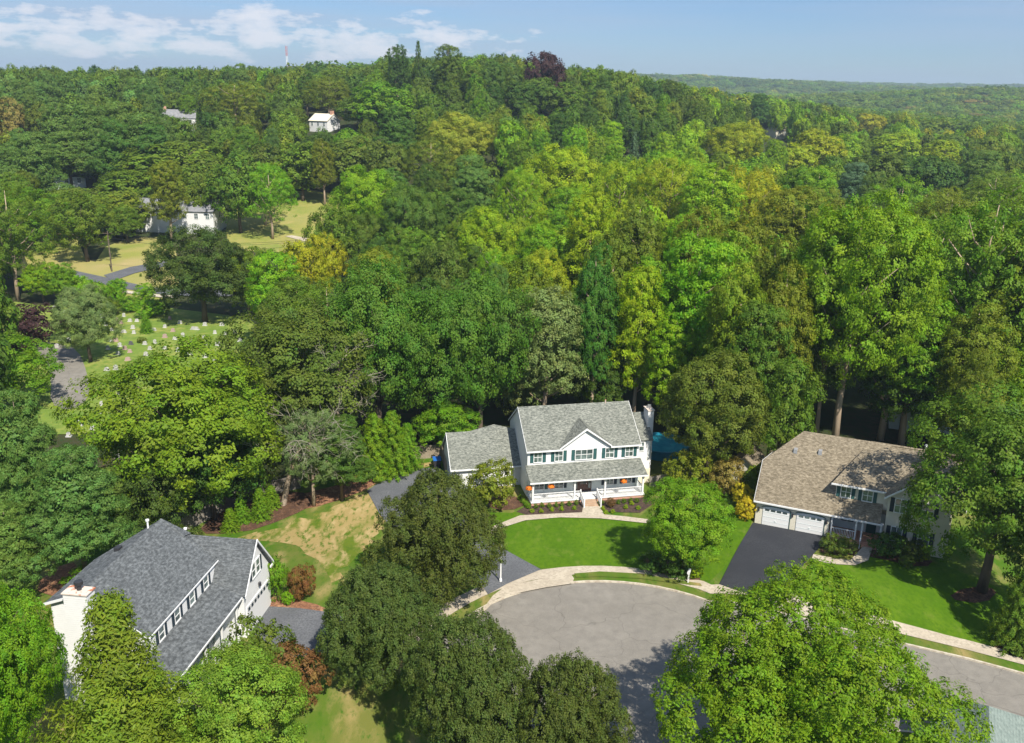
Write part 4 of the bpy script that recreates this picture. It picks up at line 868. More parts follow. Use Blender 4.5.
def broad(seed, rx=.5, sq=.75, kj=(.5, .72), inner=.4, aspect=.62, h0=.22, nlobe=12, lobe=.36, clump=.085, ncl=230, nlf=60, lf=.017, shape='round', sparse=0.0, up=.25, lobe_sq=.8, spread=.34):
    """crown in unit height: base of the leaves at h0, top at 1, radius rx"""
    g = np.random.default_rng(seed); C_ = []; L_ = []
    hc = (1 - h0) / 2; zc = h0 + hc
    for i in range(nlobe):
        t = (i + .5) / nlobe; z = 1 - 1.75 * t; ph = i * 2.4 + g.uniform(-.4, .4); rh = math.sqrt(max(0, 1 - z * z))
        if shape == 'tall': rh = rh ** .6
        if shape == 'ovoid': rh *= 1 - .48 * z
        if shape == 'pine': rh = ((1 - z) / 1.9) ** .8 * 1.05 + .05
        k = g.uniform(*kj)
        ce = np.array([rx * k * rh * math.cos(ph), rx * k * rh * math.sin(ph), zc + hc * (k + .03) * z])
        L_.append((ce, lobe * rx * 1.25 * g.uniform(.68, 1.3)))
    L_.append((np.array([0, 0, zc + hc * .1]), lobe * rx * 1.4))
    tot = sum(l[1] ** 2 for l in L_)
    pts = []; outs = []
    for ce, r_ in L_:
        n_ = int(ncl * 1.9 * r_ ** 2 / tot) + 1
        d = unit(g.normal(size=(n_, 3)) + np.array([0, 0, .35])); p = ce + d * r_ * np.array([1, 1, lobe_sq]) * g.uniform(.78, 1.06, (n_, 1))
        ok = np.ones(n_, bool)
        for c2, r2 in L_:
            if c2 is ce: continue
            ok &= np.linalg.norm((p - c2) / np.array([1, 1, lobe_sq]), axis=1) > r2 * .72
        ok &= p[:, 2] > h0 * .8
        pts.append(p[ok]); outs.append(d[ok])
    pts = np.concatenate(pts); outs = np.concatenate(outs)
    if sparse: ok = g.random(len(pts)) > sparse; pts, outs = pts[ok], outs[ok]
    cr = clump * g.uniform(.65, 1.25, len(pts))
    parts = [leaves(pts, cr, outs, nlf, lf, g, up=up, squash=sq, spread=spread, aspect=aspect)]
    # inner leaves: fewer, fill the volume between the lobes
    ni = max(12, int(len(pts) * inner)); d = unit(g.normal(size=(ni, 3))); p = np.array([0, 0, zc]) + d * np.array([rx * .62, rx * .62, hc * .7]) * (g.random((ni, 1)) ** .5)
    parts.append(leaves(p, np.full(ni, clump * 1.5), d, max(8, nlf // 3), lf * 1.3, g))
    return parts
def limbs(seed, rx=.5, h0=.22, nb=9, r0=.022, top=.8, lean=0):
    g = random.Random(seed); b = MB()
    pts = [(0, 0, -.02)]; x = y = 0
    for k in range(1, 6): x += g.uniform(-.012, .012); y += g.uniform(-.012, .012); pts.append((x, y, top * k / 5))
    b.tube(pts, [r0 * 1.35, r0 * 1.0, r0 * .85, r0 * .62, r0 * .38, r0 * .12], 7)
    for i in range(nb):
        t = h0 * 1.1 + (top * .8 - h0 * 1.1) * (i + .5) / nb; ph = i * 2.4 + g.uniform(-.3, .3); L_ = rx * g.uniform(.42, .62)
        p0 = Vector((x * t, y * t, t)); p1 = p0 + Vector((math.cos(ph) * L_ * .5, math.sin(ph) * L_ * .5, L_ * .35)); p2 = p0 + Vector((math.cos(ph + .2) * L_, math.sin(ph + .2) * L_, L_ * .9))
        b.tube([p0, p1, p2], [r0 * .5, r0 * .32, r0 * .07], 5)
    return b
def pine(seed, rx=.3, h0=.06, nwh=12, nbr=7, lf=.0125, nlf=62, droop=-.05, plate=.2, taper=.75, flat=.3, aspect=.3, irr=.25):
    g = np.random.default_rng(seed); pts = []; outs = []; cr = []
    for i in range(nwh):
        t = (i + .5) / nwh; z = h0 + (1 - h0) * t; R_ = rx * (1 - t ** 1.15) ** taper * g.uniform(1 - irr, 1 + irr * .4) + .012
        if t < .12: R_ *= .8
        n_ = max(3, int(nbr * (R_ / rx) ** .5 + 1)); p0 = g.uniform(0, 6.28)
        for j in range(n_):
            ph = p0 + 6.28 * j / n_ + g.uniform(-.25, .25); L_ = R_ * g.uniform(.72, 1.1)
            ns = max(1, int(L_ / (plate * rx * 1.35)))
            for s_ in range(ns):
                f = (s_ + 1) / ns; rr = L_ * f
                pts.append((math.cos(ph) * rr, math.sin(ph) * rr, z + droop * rr * f * 2 + .02 * f)); outs.append((math.cos(ph) * .5, math.sin(ph) * .5, .5)); cr.append(plate * rx * (.75 + .5 * (1 - f)))
    pts.append((0, 0, .985)); outs.append((0, 0, 1)); cr.append(plate * rx * .6)
    return [leaves(np.array(pts), np.array(cr), np.array(outs), nlf, lf, g, flat=flat, aspect=aspect, squash=.38, spread=.6)]
def conifer(seed, rx=.3, h0=.03, nwh=22, nbr=11, lf=.012, nlf=40, hang=.5, tp=.8):
    """dense cone whose twigs droop (hang) or stand (arborvitae, hang=0)"""
    g = np.random.default_rng(seed); pts = []; outs = []; cr = []
    for i in range(nwh):
        t = (i + .5) / nwh; z = h0 + (1 - h0) * t; R_ = rx * (1 - t) ** tp * g.uniform(.82, 1.08) + .012; n_ = max(3, int(nbr * (R_ / rx) ** .8 + 1)); p0 = g.uniform(0, 6.28)
        for j in range(n_):
            ph = p0 + 6.28 * j / n_ + g.uniform(-.2, .2); L_ = R_ * g.uniform(.66, 1.14)
            for f in (.3, .55, .8, 1.0):
                rr = L_ * f; pts.append((math.cos(ph) * rr, math.sin(ph) * rr, z - hang * rr * .25 * f + .0)); outs.append((math.cos(ph), math.sin(ph), .35)); cr.append(rx * .15 * (1.15 - .35 * f))
    pts.append((0, 0, .97)); outs.append((0, 0, 1)); cr.append(rx * .08)
    q, tn, hu = leaves(np.array(pts), np.array(cr), np.array(outs), nlf, lf, g, aspect=.32, squash=1.0 if not hang else 1.2, spread=.45)
    return [(q, tn, hu)]
def cone_trunk(r0=.016, nb=0): b = MB(); b.tube([(0, 0, -.02), (0, 0, .5), (0, 0, .95)], [r0, r0 * .6, r0 * .1], 7); return b
def trunkmesh(b, name, m):
    me = bpy.data.meshes.new(name); me.from_pydata(b.v, [], b.f); me.materials.append(M[m]); me.polygons.foreach_set('use_smooth', [True] * len(me.polygons)); return me
KIND = {}
def reg(key, name, cat, crown, tr, rx, bark='bark', far=None):
    for i_, c in enumerate(crown):
        q = np.concatenate([a[0].mean(1) for a in c]); rad = np.percentile(np.hypot(q[:, 0], q[:, 1]), 98.5); top = np.percentile(q[:, 2], 99.9)
        for a in c: a[0][..., :2] *= rx / rad; a[0][..., 2] /= top
    KIND[key] = dict(name=name, cat=cat, crown=[mesh_of(c, 'crown', M['leaf']) for c in crown], trunk=[trunkmesh(t, 'trunk', bark) for t in tr], rx=rx)
# near kinds: many fine leaves
reg('street', 'street_tree', 'tree', [broad(s, rx=.52, h0=.08, nlobe=34, lobe=.27, clump=.036, ncl=1900, nlf=50, lf=.0092, shape='ovoid', sq=1.15, spread=.5, kj=(.5, .88), inner=.5, aspect=.45) for s in (1, 2, 3)], [limbs(s, .52, .12) for s in (1, 2, 3)], .52)
reg('oak', 'oak_tree', 'tree', [broad(s, rx=.6, h0=.14, nlobe=36, lobe=.26, clump=.032, ncl=2900, nlf=54, lf=.0072, up=.35, sq=1.1, spread=.45, kj=(.45, .84), inner=.8, aspect=.5) for s in (4, 5)], [limbs(s, .6, .14, nb=12) for s in (4, 5)], .6)
reg('maple', 'maple_tree', 'tree', [broad(s, rx=.46, h0=.16, nlobe=18, lobe=.36, clump=.06, ncl=560, nlf=110, lf=.0085, sparse=.08, up=.35) for s in (6, 7, 8)], [limbs(s, .46, .18, nb=12) for s in (6, 7, 8)], .46)
reg('locust', 'locust_tree', 'tree', [broad(s, rx=.44, h0=.16, nlobe=17, lobe=.38, clump=.062, ncl=470, nlf=110, lf=.0078, up=.5, lobe_sq=.65) for s in (9, 10)], [limbs(s, .44, .18, nb=10) for s in (9, 10)], .44)
reg('tulip', 'tulip_tree', 'tree', [broad(s, rx=.31, h0=.24, nlobe=21, lobe=.42, clump=.040, ncl=640, nlf=110, lf=.0058, shape='tall', sparse=.04, up=.3) for s in (12, 13)], [limbs(s, .31, .30, nb=16, r0=.0125, top=.93) for s in (12, 13)], .31, 'pale_bark')
reg('tall', 'tall_tree', 'tree', [broad(s, rx=.34, h0=.18, nlobe=22, lobe=.42, clump=.042, ncl=560, nlf=64, lf=.0068, shape='tall', sparse=.12, up=.3) for s in (14, 15, 16)], [limbs(s, .34, .2, nb=16, r0=.014, top=.93) for s in (14, 15, 16)], .34, 'pale_bark')
reg('column', 'tall_tree', 'tree', [broad(s, rx=.19, h0=.14, nlobe=24, lobe=.5, clump=.034, ncl=700, nlf=60, lf=.0066, shape='tall', sparse=.05, up=.35) for s in (61, 62, 63, 64)], [limbs(s, .19, .2, nb=16, r0=.013, top=.93) for s in (61, 62, 63, 64)], .19, 'pale_bark')
reg('round', 'broadleaf_tree', 'tree', [broad(s, rx=.47, h0=.15, nlobe=14, lobe=.38, clump=.065, ncl=330, nlf=62, lf=.0125, up=.35) for s in (17, 18, 19, 20, 21)], [limbs(s, .47, .18, nb=8) for s in (17, 18, 19, 20, 21)], .47)
reg('roundf', 'broadleaf_tree', 'tree', [broad(s, rx=.47, h0=.1, nlobe=24, lobe=.3, clump=.075, ncl=300, nlf=30, lf=.02, up=.4, spread=.22) for s in (51, 52, 53, 54)], [limbs(s, .47, .18, nb=6) for s in (51, 52, 53, 54)], .47)
reg('wpine', 'pine_tree', 'tree', [broad(s, rx=.3, h0=.08, nlobe=26, lobe=.34, lobe_sq=.42, clump=.034, ncl=760, nlf=56, lf=.0088, shape='pine', sq=.6, up=.3, spread=.5, kj=(.5, .98), sparse=.08, aspect=.35) for s in (22, 23, 24)], [cone_trunk(.015) for s in range(3)], .3)
reg('spruce', 'spruce_tree', 'tree', [conifer(s, rx=.24, lf=.014, nlf=22, nbr=8, nwh=18) for s in (25,)], [cone_trunk()], .24)
reg('hemlock', 'hemlock_tree', 'tree', [conifer(s, rx=.42, lf=.0098, nlf=120, nbr=11, nwh=15, hang=1.1, tp=1.15) for s in (26, 27)], [cone_trunk() for s in range(2)], .42)
reg('cone', 'cone_shrub', 'shrub', [conifer(s, rx=.34, lf=.017, nlf=34, nbr=13, nwh=17, hang=0, tp=.55) for s in (28,)], [cone_trunk()], .34)
reg('shrub', 'shrub', 'shrub', [broad(s, rx=.62, h0=.04, nlobe=12, lobe=.42, clump=.11, ncl=170, nlf=44, lf=.026) for s in (30, 31, 32)], [limbs(s, .5, .1, nb=5, r0=.02, top=.6) for s in (30, 31, 32)], .62)
reg('small', 'box_shrub', 'shrub', [broad(s, rx=.6, h0=.02, nlobe=6, lobe=.5, clump=.2, ncl=46, nlf=26, lf=.06) for s in (34,)], [limbs(34, .4, .1, nb=3, r0=.03, top=.5)], .6)
# ------------------------------------------------------------------ colours (linear, leaf albedo)
G = dict(deep=(0.0615, 0.1283, 0.0144), dark=(0.0752, 0.1164, 0.0162), pear=(0.082, 0.122, 0.022), mid=(0.1066, 0.1841, 0.0135), fresh=(0.1296, 0.2524, 0.009), bright=(0.1593, 0.3135, 0.0085), lime=(0.209, 0.318, 0.0081), yel=(0.275, 0.318, 0.0108), olive=(0.1435, 0.196, 0.0144), brown=(0.105, 0.155, 0.018), teal=(0.082, 0.1723, 0.0235), pineg=(0.1161, 0.2079, 0.0379), purple=(0.06, 0.028, 0.026), orange=(0.26, 0.215, 0.045), gold=(0.26, 0.29, 0.025), feath=(0.1534, 0.2622, 0.0238), hem=(0.14, 0.2255, 0.0171), grayg=(0.15, 0.215, 0.065), blue=(0.112, 0.187, 0.0808), rust=(0.17, 0.1, 0.03), forest=(0.093, 0.1604, 0.0162), locg=(0.0752, 0.1841, 0.0181), olight=(0.13, 0.225, 0.012), sunny=(0.5, 0.42, 0.02))
CN = dict(sunny='yellow', olight='light olive', feath='light green', hem='olive green', deep='deep green', dark='dark dull green', pear='dark olive-green', mid='mid green', fresh='fresh green', bright='bright green', lime='lime green', yel='yellow-green', olive='olive green', brown='brownish green',
          teal='teal green', pineg='bluish green', purple='dark purple', orange='orange', gold='golden yellow', grayg='gray-green', blue='pale blue', rust='rusty red', forest='forest green', locg='deep emerald')
TREES = []      # kind, x, y, height, radius, colour key, label or None
def add(kind, x, y, h_, r_, col, label=None, hero=True, px=None): TREES.append([kind, x, y, h_, r_, col, label, hero])
def base(kind, bx_, by_, top, w, col, label, h_=None):
    """tree whose foot is at a pixel: its height follows from its top, its radius from its width in pixels"""
    x, y = gp(bx_, by_); z = T(x, y)
    if h_ is None:
        lo, hi = .3, 60
        for _ in range(40):
            m = (lo + hi) / 2
            if proj((x, y + .0, z + m))[1] > top: lo = m
            else: hi = m
        h_ = lo
    r_ = w / 2 * math.dist((x, y, z + h_ * .6), (0, 0, CAM_H)) / F_PX
    add(kind, x, y, h_, r_, col, label)
def topat(kind, px, top, w, h_, col, label=None, hero=True):
    """tree whose top is at a pixel, with a height"""
    d = ray(px, top + 1.5); t = 30.0
    while t < 6000:
        z = CAM_H + d[2] * t
        if z < T(d[0] * t, d[1] * t) + h_: break
        t *= 1.01
    x, y = d[0] * t, d[1] * t; D = math.hypot(x, y)
    add(kind, x, y, h_, w / 2 * D / F_PX, col, label, hero)
# foreground and yard trees
base('street', 438, 602, 472, 138, 'pear', 'big dense olive-green street tree between the lamp post and dry lawn')
base('street', 383, 690, 566, 124, 'pear', 'round dark olive-green tree between the left house driveway and the turning circle')
base('street', 470, 780, 620, 142, 'pear', 'large olive-green tree at the bottom edge covering the pavement bend')
base('street', 566, 800, 656, 126, 'pear', 'olive-green tree at the bottom edge against the gray turning circle')
base('oak', 786, 800, 603, 272, 'fresh', 'huge fresh green tree filling the lower right foreground')
base('maple', 684, 572, 480, 94, 'fresh', 'rounded light green tree on the front lawn of the middle house')
base('maple', 981, 592, 396, 160, 'mid', 'large leafy tree standing before the brown-roofed house at right')
base('cone', 1012, 648, 572, 44, 'mid', 'tall narrow evergreen cone at the right edge above the pavement')
base('round', 1050, 640, 500, 90, 'deep', 'dark tree cut by the right edge beside the evergreen cone')
base('oak', -12, 800, 572, 160, 'fresh', 'bright leafy tree in the lower left corner beside the white chimney')
base('hemlock', 134, 805, 598, 240, 'hem', 'feathery conical evergreen in front of the slate-roofed house')
base('maple', 240, 785, 652, 132, 'feath', 'feathery yellow-green tree below the red maple at the bottom left')
base('shrub', 262, 702, 622, 80, 'brown', 'bronze-green small tree beside the porch of the slate-roofed house')
base('shrub', 293, 708, 644, 76, 'rust', 'rusty red small tree at the end of the left driveway')
base('wpine', 88, 588, 447, 104, 'pineg', 'layered blue-green pine just behind the slate roof')
base('wpine', 38, 560, 390, 84, 'pineg', 'tall blue-green pine at the left edge below the light round tree')
base('wpine', 116, 545, 470, 70, 'pineg', 'small blue-green pine touching the slate roof')
base('wpine', 18, 600, 505, 66, 'pineg', 'low open pine at the far left above the lower left tree')
base('maple', 195, 515, 344, 200, 'olight', 'broad bright green tree between the cemetery and the slate-roofed house')
base('round', 215, 520, 425, 95, 'deep', 'shaded dark tree behind the weathered gray fence')
base('round', 160, 545, 455, 75, 'dark', 'dark bushy tree just behind the slate roof peak')
base('round', 255, 500, 415, 60, 'mid', 'mid green tree leaning over the gray fence end')
base('maple', 305, 462, 303, 165, 'brown', 'wide bronze-green tree in the middle left woods')
base('tall', 314, 507, 410, 78, 'grayg', 'dull gray-green tree grown through the half dead tree')
base('wpine', 342, 502, 418, 70, 'teal', 'small teal pine at the corner of the dry lawn')
base('cone', 375, 478, 415, 46, 'fresh', 'left one of three tall round green bushes beside the tan fence')
base('cone', 393, 475, 412, 44, 'fresh', 'middle one of three tall round green bushes beside the tan fence')
base('cone', 408, 470, 424, 32, 'fresh', 'right one of three tall round green bushes beside the tan fence')
base('round', 446, 455, 402, 68, 'fresh', 'fresh green tree rising behind the tan fence and garage')
base('locust', 380, 445, 262, 130, 'locg', 'deep emerald lumpy tree above the tan fence, the left one')
base('locust', 430, 442, 285, 120, 'locg', 'deep emerald lumpy tree straight above the garage roof')
base('locust', 480, 445, 272, 110, 'locg', 'deep emerald lumpy tree left of the gray-green willow')
base('tall', 543, 436, 285, 78, 'grayg', 'tall gray-green feathery tree right behind the gray roof')
base('round', 520, 430, 350, 60, 'grayg', 'low gray-green tree behind the left end of the gray roof')
base('locust', 590, 430, 243, 52, 'locg', 'slim emerald tree behind the gray roof')
base('maple', 632, 430, 265, 58, 'lime', 'narrow lime green tree behind the right end of the gray roof')
base('maple', 690, 432, 234, 92, 'bright', 'tall bright green tree above the swimming pool')
base('round', 668, 440, 313, 62, 'bright', 'bright green lower tree above the white chimney')
base('round', 600, 425, 345, 60, 'deep', 'dark green tree directly behind the gray roof ridge')
base('maple', 707, 482, 350, 108, 'brown', 'bronze-topped round tree between the pool and garden shed')
base('round', 775, 475, 356, 78, 'mid', 'leafy green tree beside the garden shed')
base('round', 745, 455, 368, 70, 'deep', 'deep green tree behind the garden shed')
base('tulip', 834, 448, 192, 150, 'fresh', 'tallest tree with bare pale trunk behind the brown roof')
base('tulip', 816, 440, 225, 90, 'mid', 'slim tall tree left of the pale bare trunk')
base('tall', 880, 440, 250, 80, 'mid', 'tall thin tree with leaning pale stems behind the brown roof')
base('tall', 955, 430, 185, 130, 'olight', 'tall open olive tree at the right above the brown roof')
base('tall', 1010, 432, 215, 110, 'olight', 'open olive tree cut by the right edge')
base('round', 900, 440, 320, 90, 'deep', 'deep green tree in the shade behind the brown-roofed house')
base('round', 935, 445, 360, 70, 'mid', 'green tree just behind the right end of the brown roof')
base('round', 1000, 455, 345, 90, 'fresh', 'fresh green tree at the right edge above the large leafy tree')
# woods behind, from their tops
W = [('maple', 560, 143, 92, 26, 'lime'), ('tall', 620, 158, 72, 27, 'lime'), ('tall', 668, 156, 78, 28, 'yel'), ('tall', 715, 162, 72, 28, 'lime'), ('tall', 755, 165, 72, 27, 'yel'), ('tall', 795, 186, 70, 26, 'olive'),
     ('tall', 520, 168, 60, 24, 'bright'), ('maple', 484, 205, 76, 21, 'lime'), ('maple', 540, 246, 66, 18, 'yel'), ('round', 512, 262, 52, 16, 'lime'), ('round', 440, 238, 62, 17, 'brown'), ('maple', 365, 166, 82, 22, 'bright'),
     ('locust', 415, 182, 72, 22, 'teal'), ('round', 330, 205, 60, 18, 'mid'), ('round', 300, 240, 60, 16, 'yel'), ('maple', 272, 250, 56, 17, 'bright'), ('round', 325, 232, 44, 15, 'yel'), ('round', 300, 275, 70, 15, 'dark'),
     ('tall', 590, 190, 60, 26, 'lime'), ('tall', 640, 195, 62, 26, 'olive'), ('tall', 700, 205, 64, 26, 'olive'), ('tall', 745, 215, 66, 26, 'olive'), ('tall', 780, 235, 60, 25, 'olive'), ('tall', 610, 230, 56, 24, 'olive'),
     ('maple', 735, 121, 62, 20, 'yel'), ('round', 765, 132, 50, 18, 'lime'), ('maple', 455, 112, 78, 22, 'gold'), ('wpine', 472, 154, 56, 24, 'pineg'), ('spruce', 635, 131, 18, 14, 'blue'), ('wpine', 856, 162, 44, 20, 'blue'),
     ('wpine', 878, 170, 44, 20, 'pineg'), ('roundf', 546, 51, 42, 27, 'purple'), ('round', 397, 43, 24, 27, 'deep'), ('spruce', 418, 40, 16, 28, 'deep'), ('round', 448, 43, 28, 27, 'forest'), ('round', 985, 112, 46, 20, 'orange'),
     ('round', 990, 93, 30, 18, 'orange'), ('round', 868, 111, 26, 18, 'gold'), ('round', 8, 96, 30, 20, 'orange'), ('round', 38, 102, 26, 18, 'brown'), ('wpine', 30, 132, 58, 24, 'pineg'), ('wpine', 65, 131, 52, 24, 'pineg'), ('wpine', 90, 104, 56, 26, 'pineg'),
     ('wpine', 55, 102, 50, 24, 'pineg'), ('wpine', 118, 101, 56, 26, 'pineg'), ('wpine', 140, 112, 54, 25, 'pineg'), ('wpine', 150, 124, 50, 22, 'teal'), ('wpine', 112, 118, 50, 24, 'teal'), ('wpine', 10, 142, 46, 20, 'pineg'),
     ('wpine', 98, 128, 48, 22, 'pineg'), ('round', 165, 140, 100, 17, 'olive'), ('round', 130, 168, 64, 12, 'mid'), ('round', 205, 152, 66, 15, 'olive'), ('round', 235, 150, 60, 22, 'mid'), ('round', 262, 142, 46, 18, 'brown'),
     ('tall', 268, 162, 54, 20, 'bright'), ('tall', 322, 137, 26, 20, 'olive'), ('round', 72, 187, 64, 13, 'olive'), ('round', 112, 190, 60, 12, 'olive'), ('round', 40, 165, 60, 18, 'mid'), ('maple', 18, 187, 74, 22, 'fresh'),
     ('round', 300, 140, 60, 18, 'mid'), ('wpine', 395, 105, 50, 22, 'teal'), ('round', 350, 135, 60, 18, 'brown'), ('round', 390, 140, 52, 18, 'brown'), ('tall', 430, 135, 60, 20, 'olive'), ('round', 365, 95, 60, 18, 'mid'), ('round', 382, 80, 66, 20, 'fresh'),
     ('tall', 235, 80, 60, 22, 'olive'), ('round', 480, 160, 40, 17, 'mid'), ('wpine', 760, 92, 26, 24, 'teal'), ('wpine', 745, 76, 18, 24, 'teal'), ('wpine', 736, 74, 16, 22, 'teal'), ('round', 895, 130, 50, 18, 'lime'),
     ('round', 945, 138, 44, 17, 'lime'), ('round', 820, 128, 50, 18, 'yel'), ('round', 845, 132, 40, 16, 'lime'), ('round', 800, 142, 36, 15, 'yel'), ('wpine', 985, 150, 52, 22, 'pineg'), ('round', 870, 112, 34, 18, 'yel'), ('round', 940, 116, 50, 18, 'fresh'),
     ('round', 975, 98, 40, 17, 'orange'), ('round', 880, 152, 60, 20, 'brown'), ('round', 930, 155, 60, 20, 'deep'), ('tall', 905, 175, 80, 24, 'fresh'), ('tall', 960, 190, 90, 25, 'olive'), ('tall', 1005, 170, 80, 24, 'olive'), ('tall', 905, 232, 84, 25, 'olight'), ('tall', 945, 215, 84, 25, 'olight'), ('tall', 1000, 232, 84, 25, 'olight'), ('tall', 790, 262, 70, 24, 'olive'), ('tall', 740, 262, 66, 24, 'olight'), ('tall', 880, 205, 70, 25, 'bright'), ('round', 925, 290, 80, 20, 'fresh'), ('round', 985, 300, 80, 20, 'olive'), ('tall', 765, 300, 70, 20, 'mid'), ('roundf', 540, 76, 44, 18, 'forest'), ('roundf', 565, 80, 44, 17, 'mid'), ('roundf', 520, 80, 40, 17, 'deep')]
FAR_KEEP = [((165, 110, 193, 116), 385), ((314, 115, 340, 122), 375), ((765, 123, 789, 136), 530), ((152, 208, 222, 224), 245), ((56, 170, 84, 178), 290), ((45, 240, 72, 266), 215), ((110, 250, 165, 266), 205)]
def hides(t):
    x, y, h_, r_ = t[1:5]; z = T(x, y); px, pt = proj((x, y, z + h_)); _, pb = proj((x, y, z)); w_ = r_ * F_PX / math.hypot(x, y) * .85
    return any(y < D and px + w_ > x0 and px - w_ < x1 and pt < y1 - 2 and pb > y0 for (x0, y0, x1, y1), D in FAR_KEEP)
for w in W:
    w = list(w); topat(*w)
    while hides(TREES[-1]) and w[4] > 9: TREES.pop(); w[4] -= 1.5; topat(*w)
    t = TREES[-1]
    if hides(t): TREES.pop(); print('dropped', w); continue
    if t[0] == 'round' and math.hypot(t[1], t[2]) > 230: t[0] = 'roundf'
base('tall', 328, 121, 76, 50, 'olive', 'tree with bare pale trunks right behind the white house with red chimney')
base('column', 172, 243, 160, 38, 'olive', 'tall olive tree standing before the left part of the long white house')
base('maple', 205, 322, 225, 98, 'dark', 'wide dark maple at the back of the cemetery')
base('round', 250, 318, 248, 52, 'mid', 'green tree growing against the dark cemetery maple')
base('shrub', 30, 347, 304, 70, 'purple', 'dark purple beech at the left of the cemetery')
base('maple', 91, 362, 284, 60, 'grayg', 'gray-green tree in the cemetery beside the lane')
base('round', 15, 408, 338, 84, 'fresh', 'light green tree at the left edge beside the cemetery lane')
base('tall', 18, 300, 182, 76, 'mid', 'tall leafy tree at the left edge beyond the cemetery')
base('round', 88, 262, 192, 62, 'mid', 'tree standing in the meadow with grass around it')
base('round', 128, 243, 205, 34, 'mid', 'smaller tree at the meadow edge before the white house')
base('tall', 266, 226, 162, 48, 'bright', 'bright open tree before the mown meadow')
base('round', 44, 303, 262, 36, 'bright', 'bright green small tree at the left end of the cemetery hedge')
base('round', 66, 304, 264, 32, 'fresh', 'fresh green small tree second in the cemetery hedge')
base('round', 118, 306, 278, 22, 'bright', 'bright small tree before the lane beyond the cemetery')
base('cone', 147, 333, 314, 14, 'fresh', 'clipped green cone shrub among the gravestones')
base('round', 146, 306, 283, 22, 'bright', 'bright young tree above the clipped cone shrub')
for k, (a, b_, t_, w, c) in enumerate([(85, 304, 274, 26, 'bright'), (102, 308, 281, 24, 'fresh'), (130, 312, 295, 26, 'fresh'), (150, 318, 298, 28, 'bright'), (162, 315, 298, 20, 'mid'), (110, 316, 298, 24, 'mid'), (142, 343, 337, 10, 'brown')]):
    base('shrub', a, b_, t_, w, c, ['bright shrub in the cemetery hedge above the gray-green tree', 'fresh green shrub left of the bright young tree in the hedge', 'low fresh shrub left under the bright young tree', 'bright shrub right behind the clipped cone', 'mid green shrub at the foot of the dark maple', 'low mid green shrub above the topmost gravestones', 'tiny brownish bush among the gravestones'][k])
# yard shrubs
base('shrub', 489, 508, 462, 62, 'olive', 'rounded olive ornamental tree before the garage wing')
base('shrub', 278, 600, 557, 30, 'fresh', 'green shrub at the garage corner of the slate-roofed house')
base('shrub', 303, 601, 565, 28, 'rust', 'red flowering shrub beside the left driveway')
base('shrub', 288, 606, 592, 14, 'bright', 'small bright round bush between red shrub and driveway')
for k, (a, b_, t_) in enumerate([(231, 532, 509), (242, 523, 498), (261, 520, 489), (272, 508, 486)]): base('cone', a, b_, t_, 21 if k != 2 else 23, 'fresh', f'{["leftmost","second","third","rightmost"][k]} cone evergreen before the weathered gray fence')
base('shrub', 188, 550, 528, 34, 'dark', 'dark low bush behind the slate roof ridge')
base('shrub', 84, 592, 572, 34, 'fresh', 'green bush beside the red mulch behind the white chimney')
base('shrub', 688, 492, 448, 52, 'olive', 'dark magnolia-like bush right of the white chimney')
base('shrub', 724, 495, 459, 46, 'orange', 'orange-tinged wide shrub left of the brown-roofed house')
base('shrub', 747, 498, 470, 22, 'mid', 'tall green bush beside the roof corner of the cream house')
base('shrub', 742, 506, 484, 24, 'sunny', 'yellow-leaved bush at the left of the garage doors, upper one')
base('shrub', 746, 520, 497, 24, 'sunny', 'yellow-leaved bush at the left of the garage doors, lower one')
base('shrub', 755, 486, 464, 16, 'lime', 'lime bush behind the yellow-leaved bushes')
base('shrub', 652, 572, 553, 34, 'deep', 'low dark green mound under the lawn tree, left one')
base('shrub', 676, 577, 558, 38, 'deep', 'low dark green mound under the lawn tree, right one')
base('shrub', 695, 579, 566, 16, 'lime', 'small lime bush beside the white mailbox')
base('shrub', 838, 556, 537, 34, 'brown', 'bronze flowering bush before the porch of the cream house')
base('shrub', 824, 549, 540, 12, 'grayg', 'pale green small bush at the driveway corner')
base('shrub', 888, 557, 533, 38, 'deep', 'dark bush under the windows of the cream house')
base('shrub', 912, 561, 542, 28, 'dark', 'dull dark bush right under the tree before the cream house')
base('shrub', 921, 562, 548, 16, 'lime', 'lime bush at the foot of the cream house corner')
base('shrub', 905, 568, 556, 16, 'brown', 'brownish low bush at the lawn edge before the cream house')
base('shrub', 345, 642, 625, 24, 'mid', 'low green bush under the round dark tree beside the driveway')
base('shrub', 395, 600, 585, 30, 'mid', 'low green bush at the foot of the big street tree')
base('shrub', 620, 452, 430, 30, 'deep', 'dark bush behind the right end of the gray house')
base('small', 1021, 655, 645, 30, 'brown', 'brown low shrub in the mulch at the right edge')
bx_list = [(190, 634, 0), (222, 628, 0), (260, 630, 0), (297, 626, 0), (328, 624, 0), (367, 621, 0), (404, 614, 0), (170, 656, 1), (218, 656, 1), (275, 648, 1), (326, 645, 1), (394, 641, 1), (538, 612, 0), (627, 612, 0), (657, 607, 0), (694, 603, 0), (725, 604, 0), (545, 642, 1), (560, 664, 1), (597, 659, 1), (668, 635, 1), (732, 640, 1), (697, 616, 1), (480, 640, 2)]
bxn = {0: 0, 1: 0}
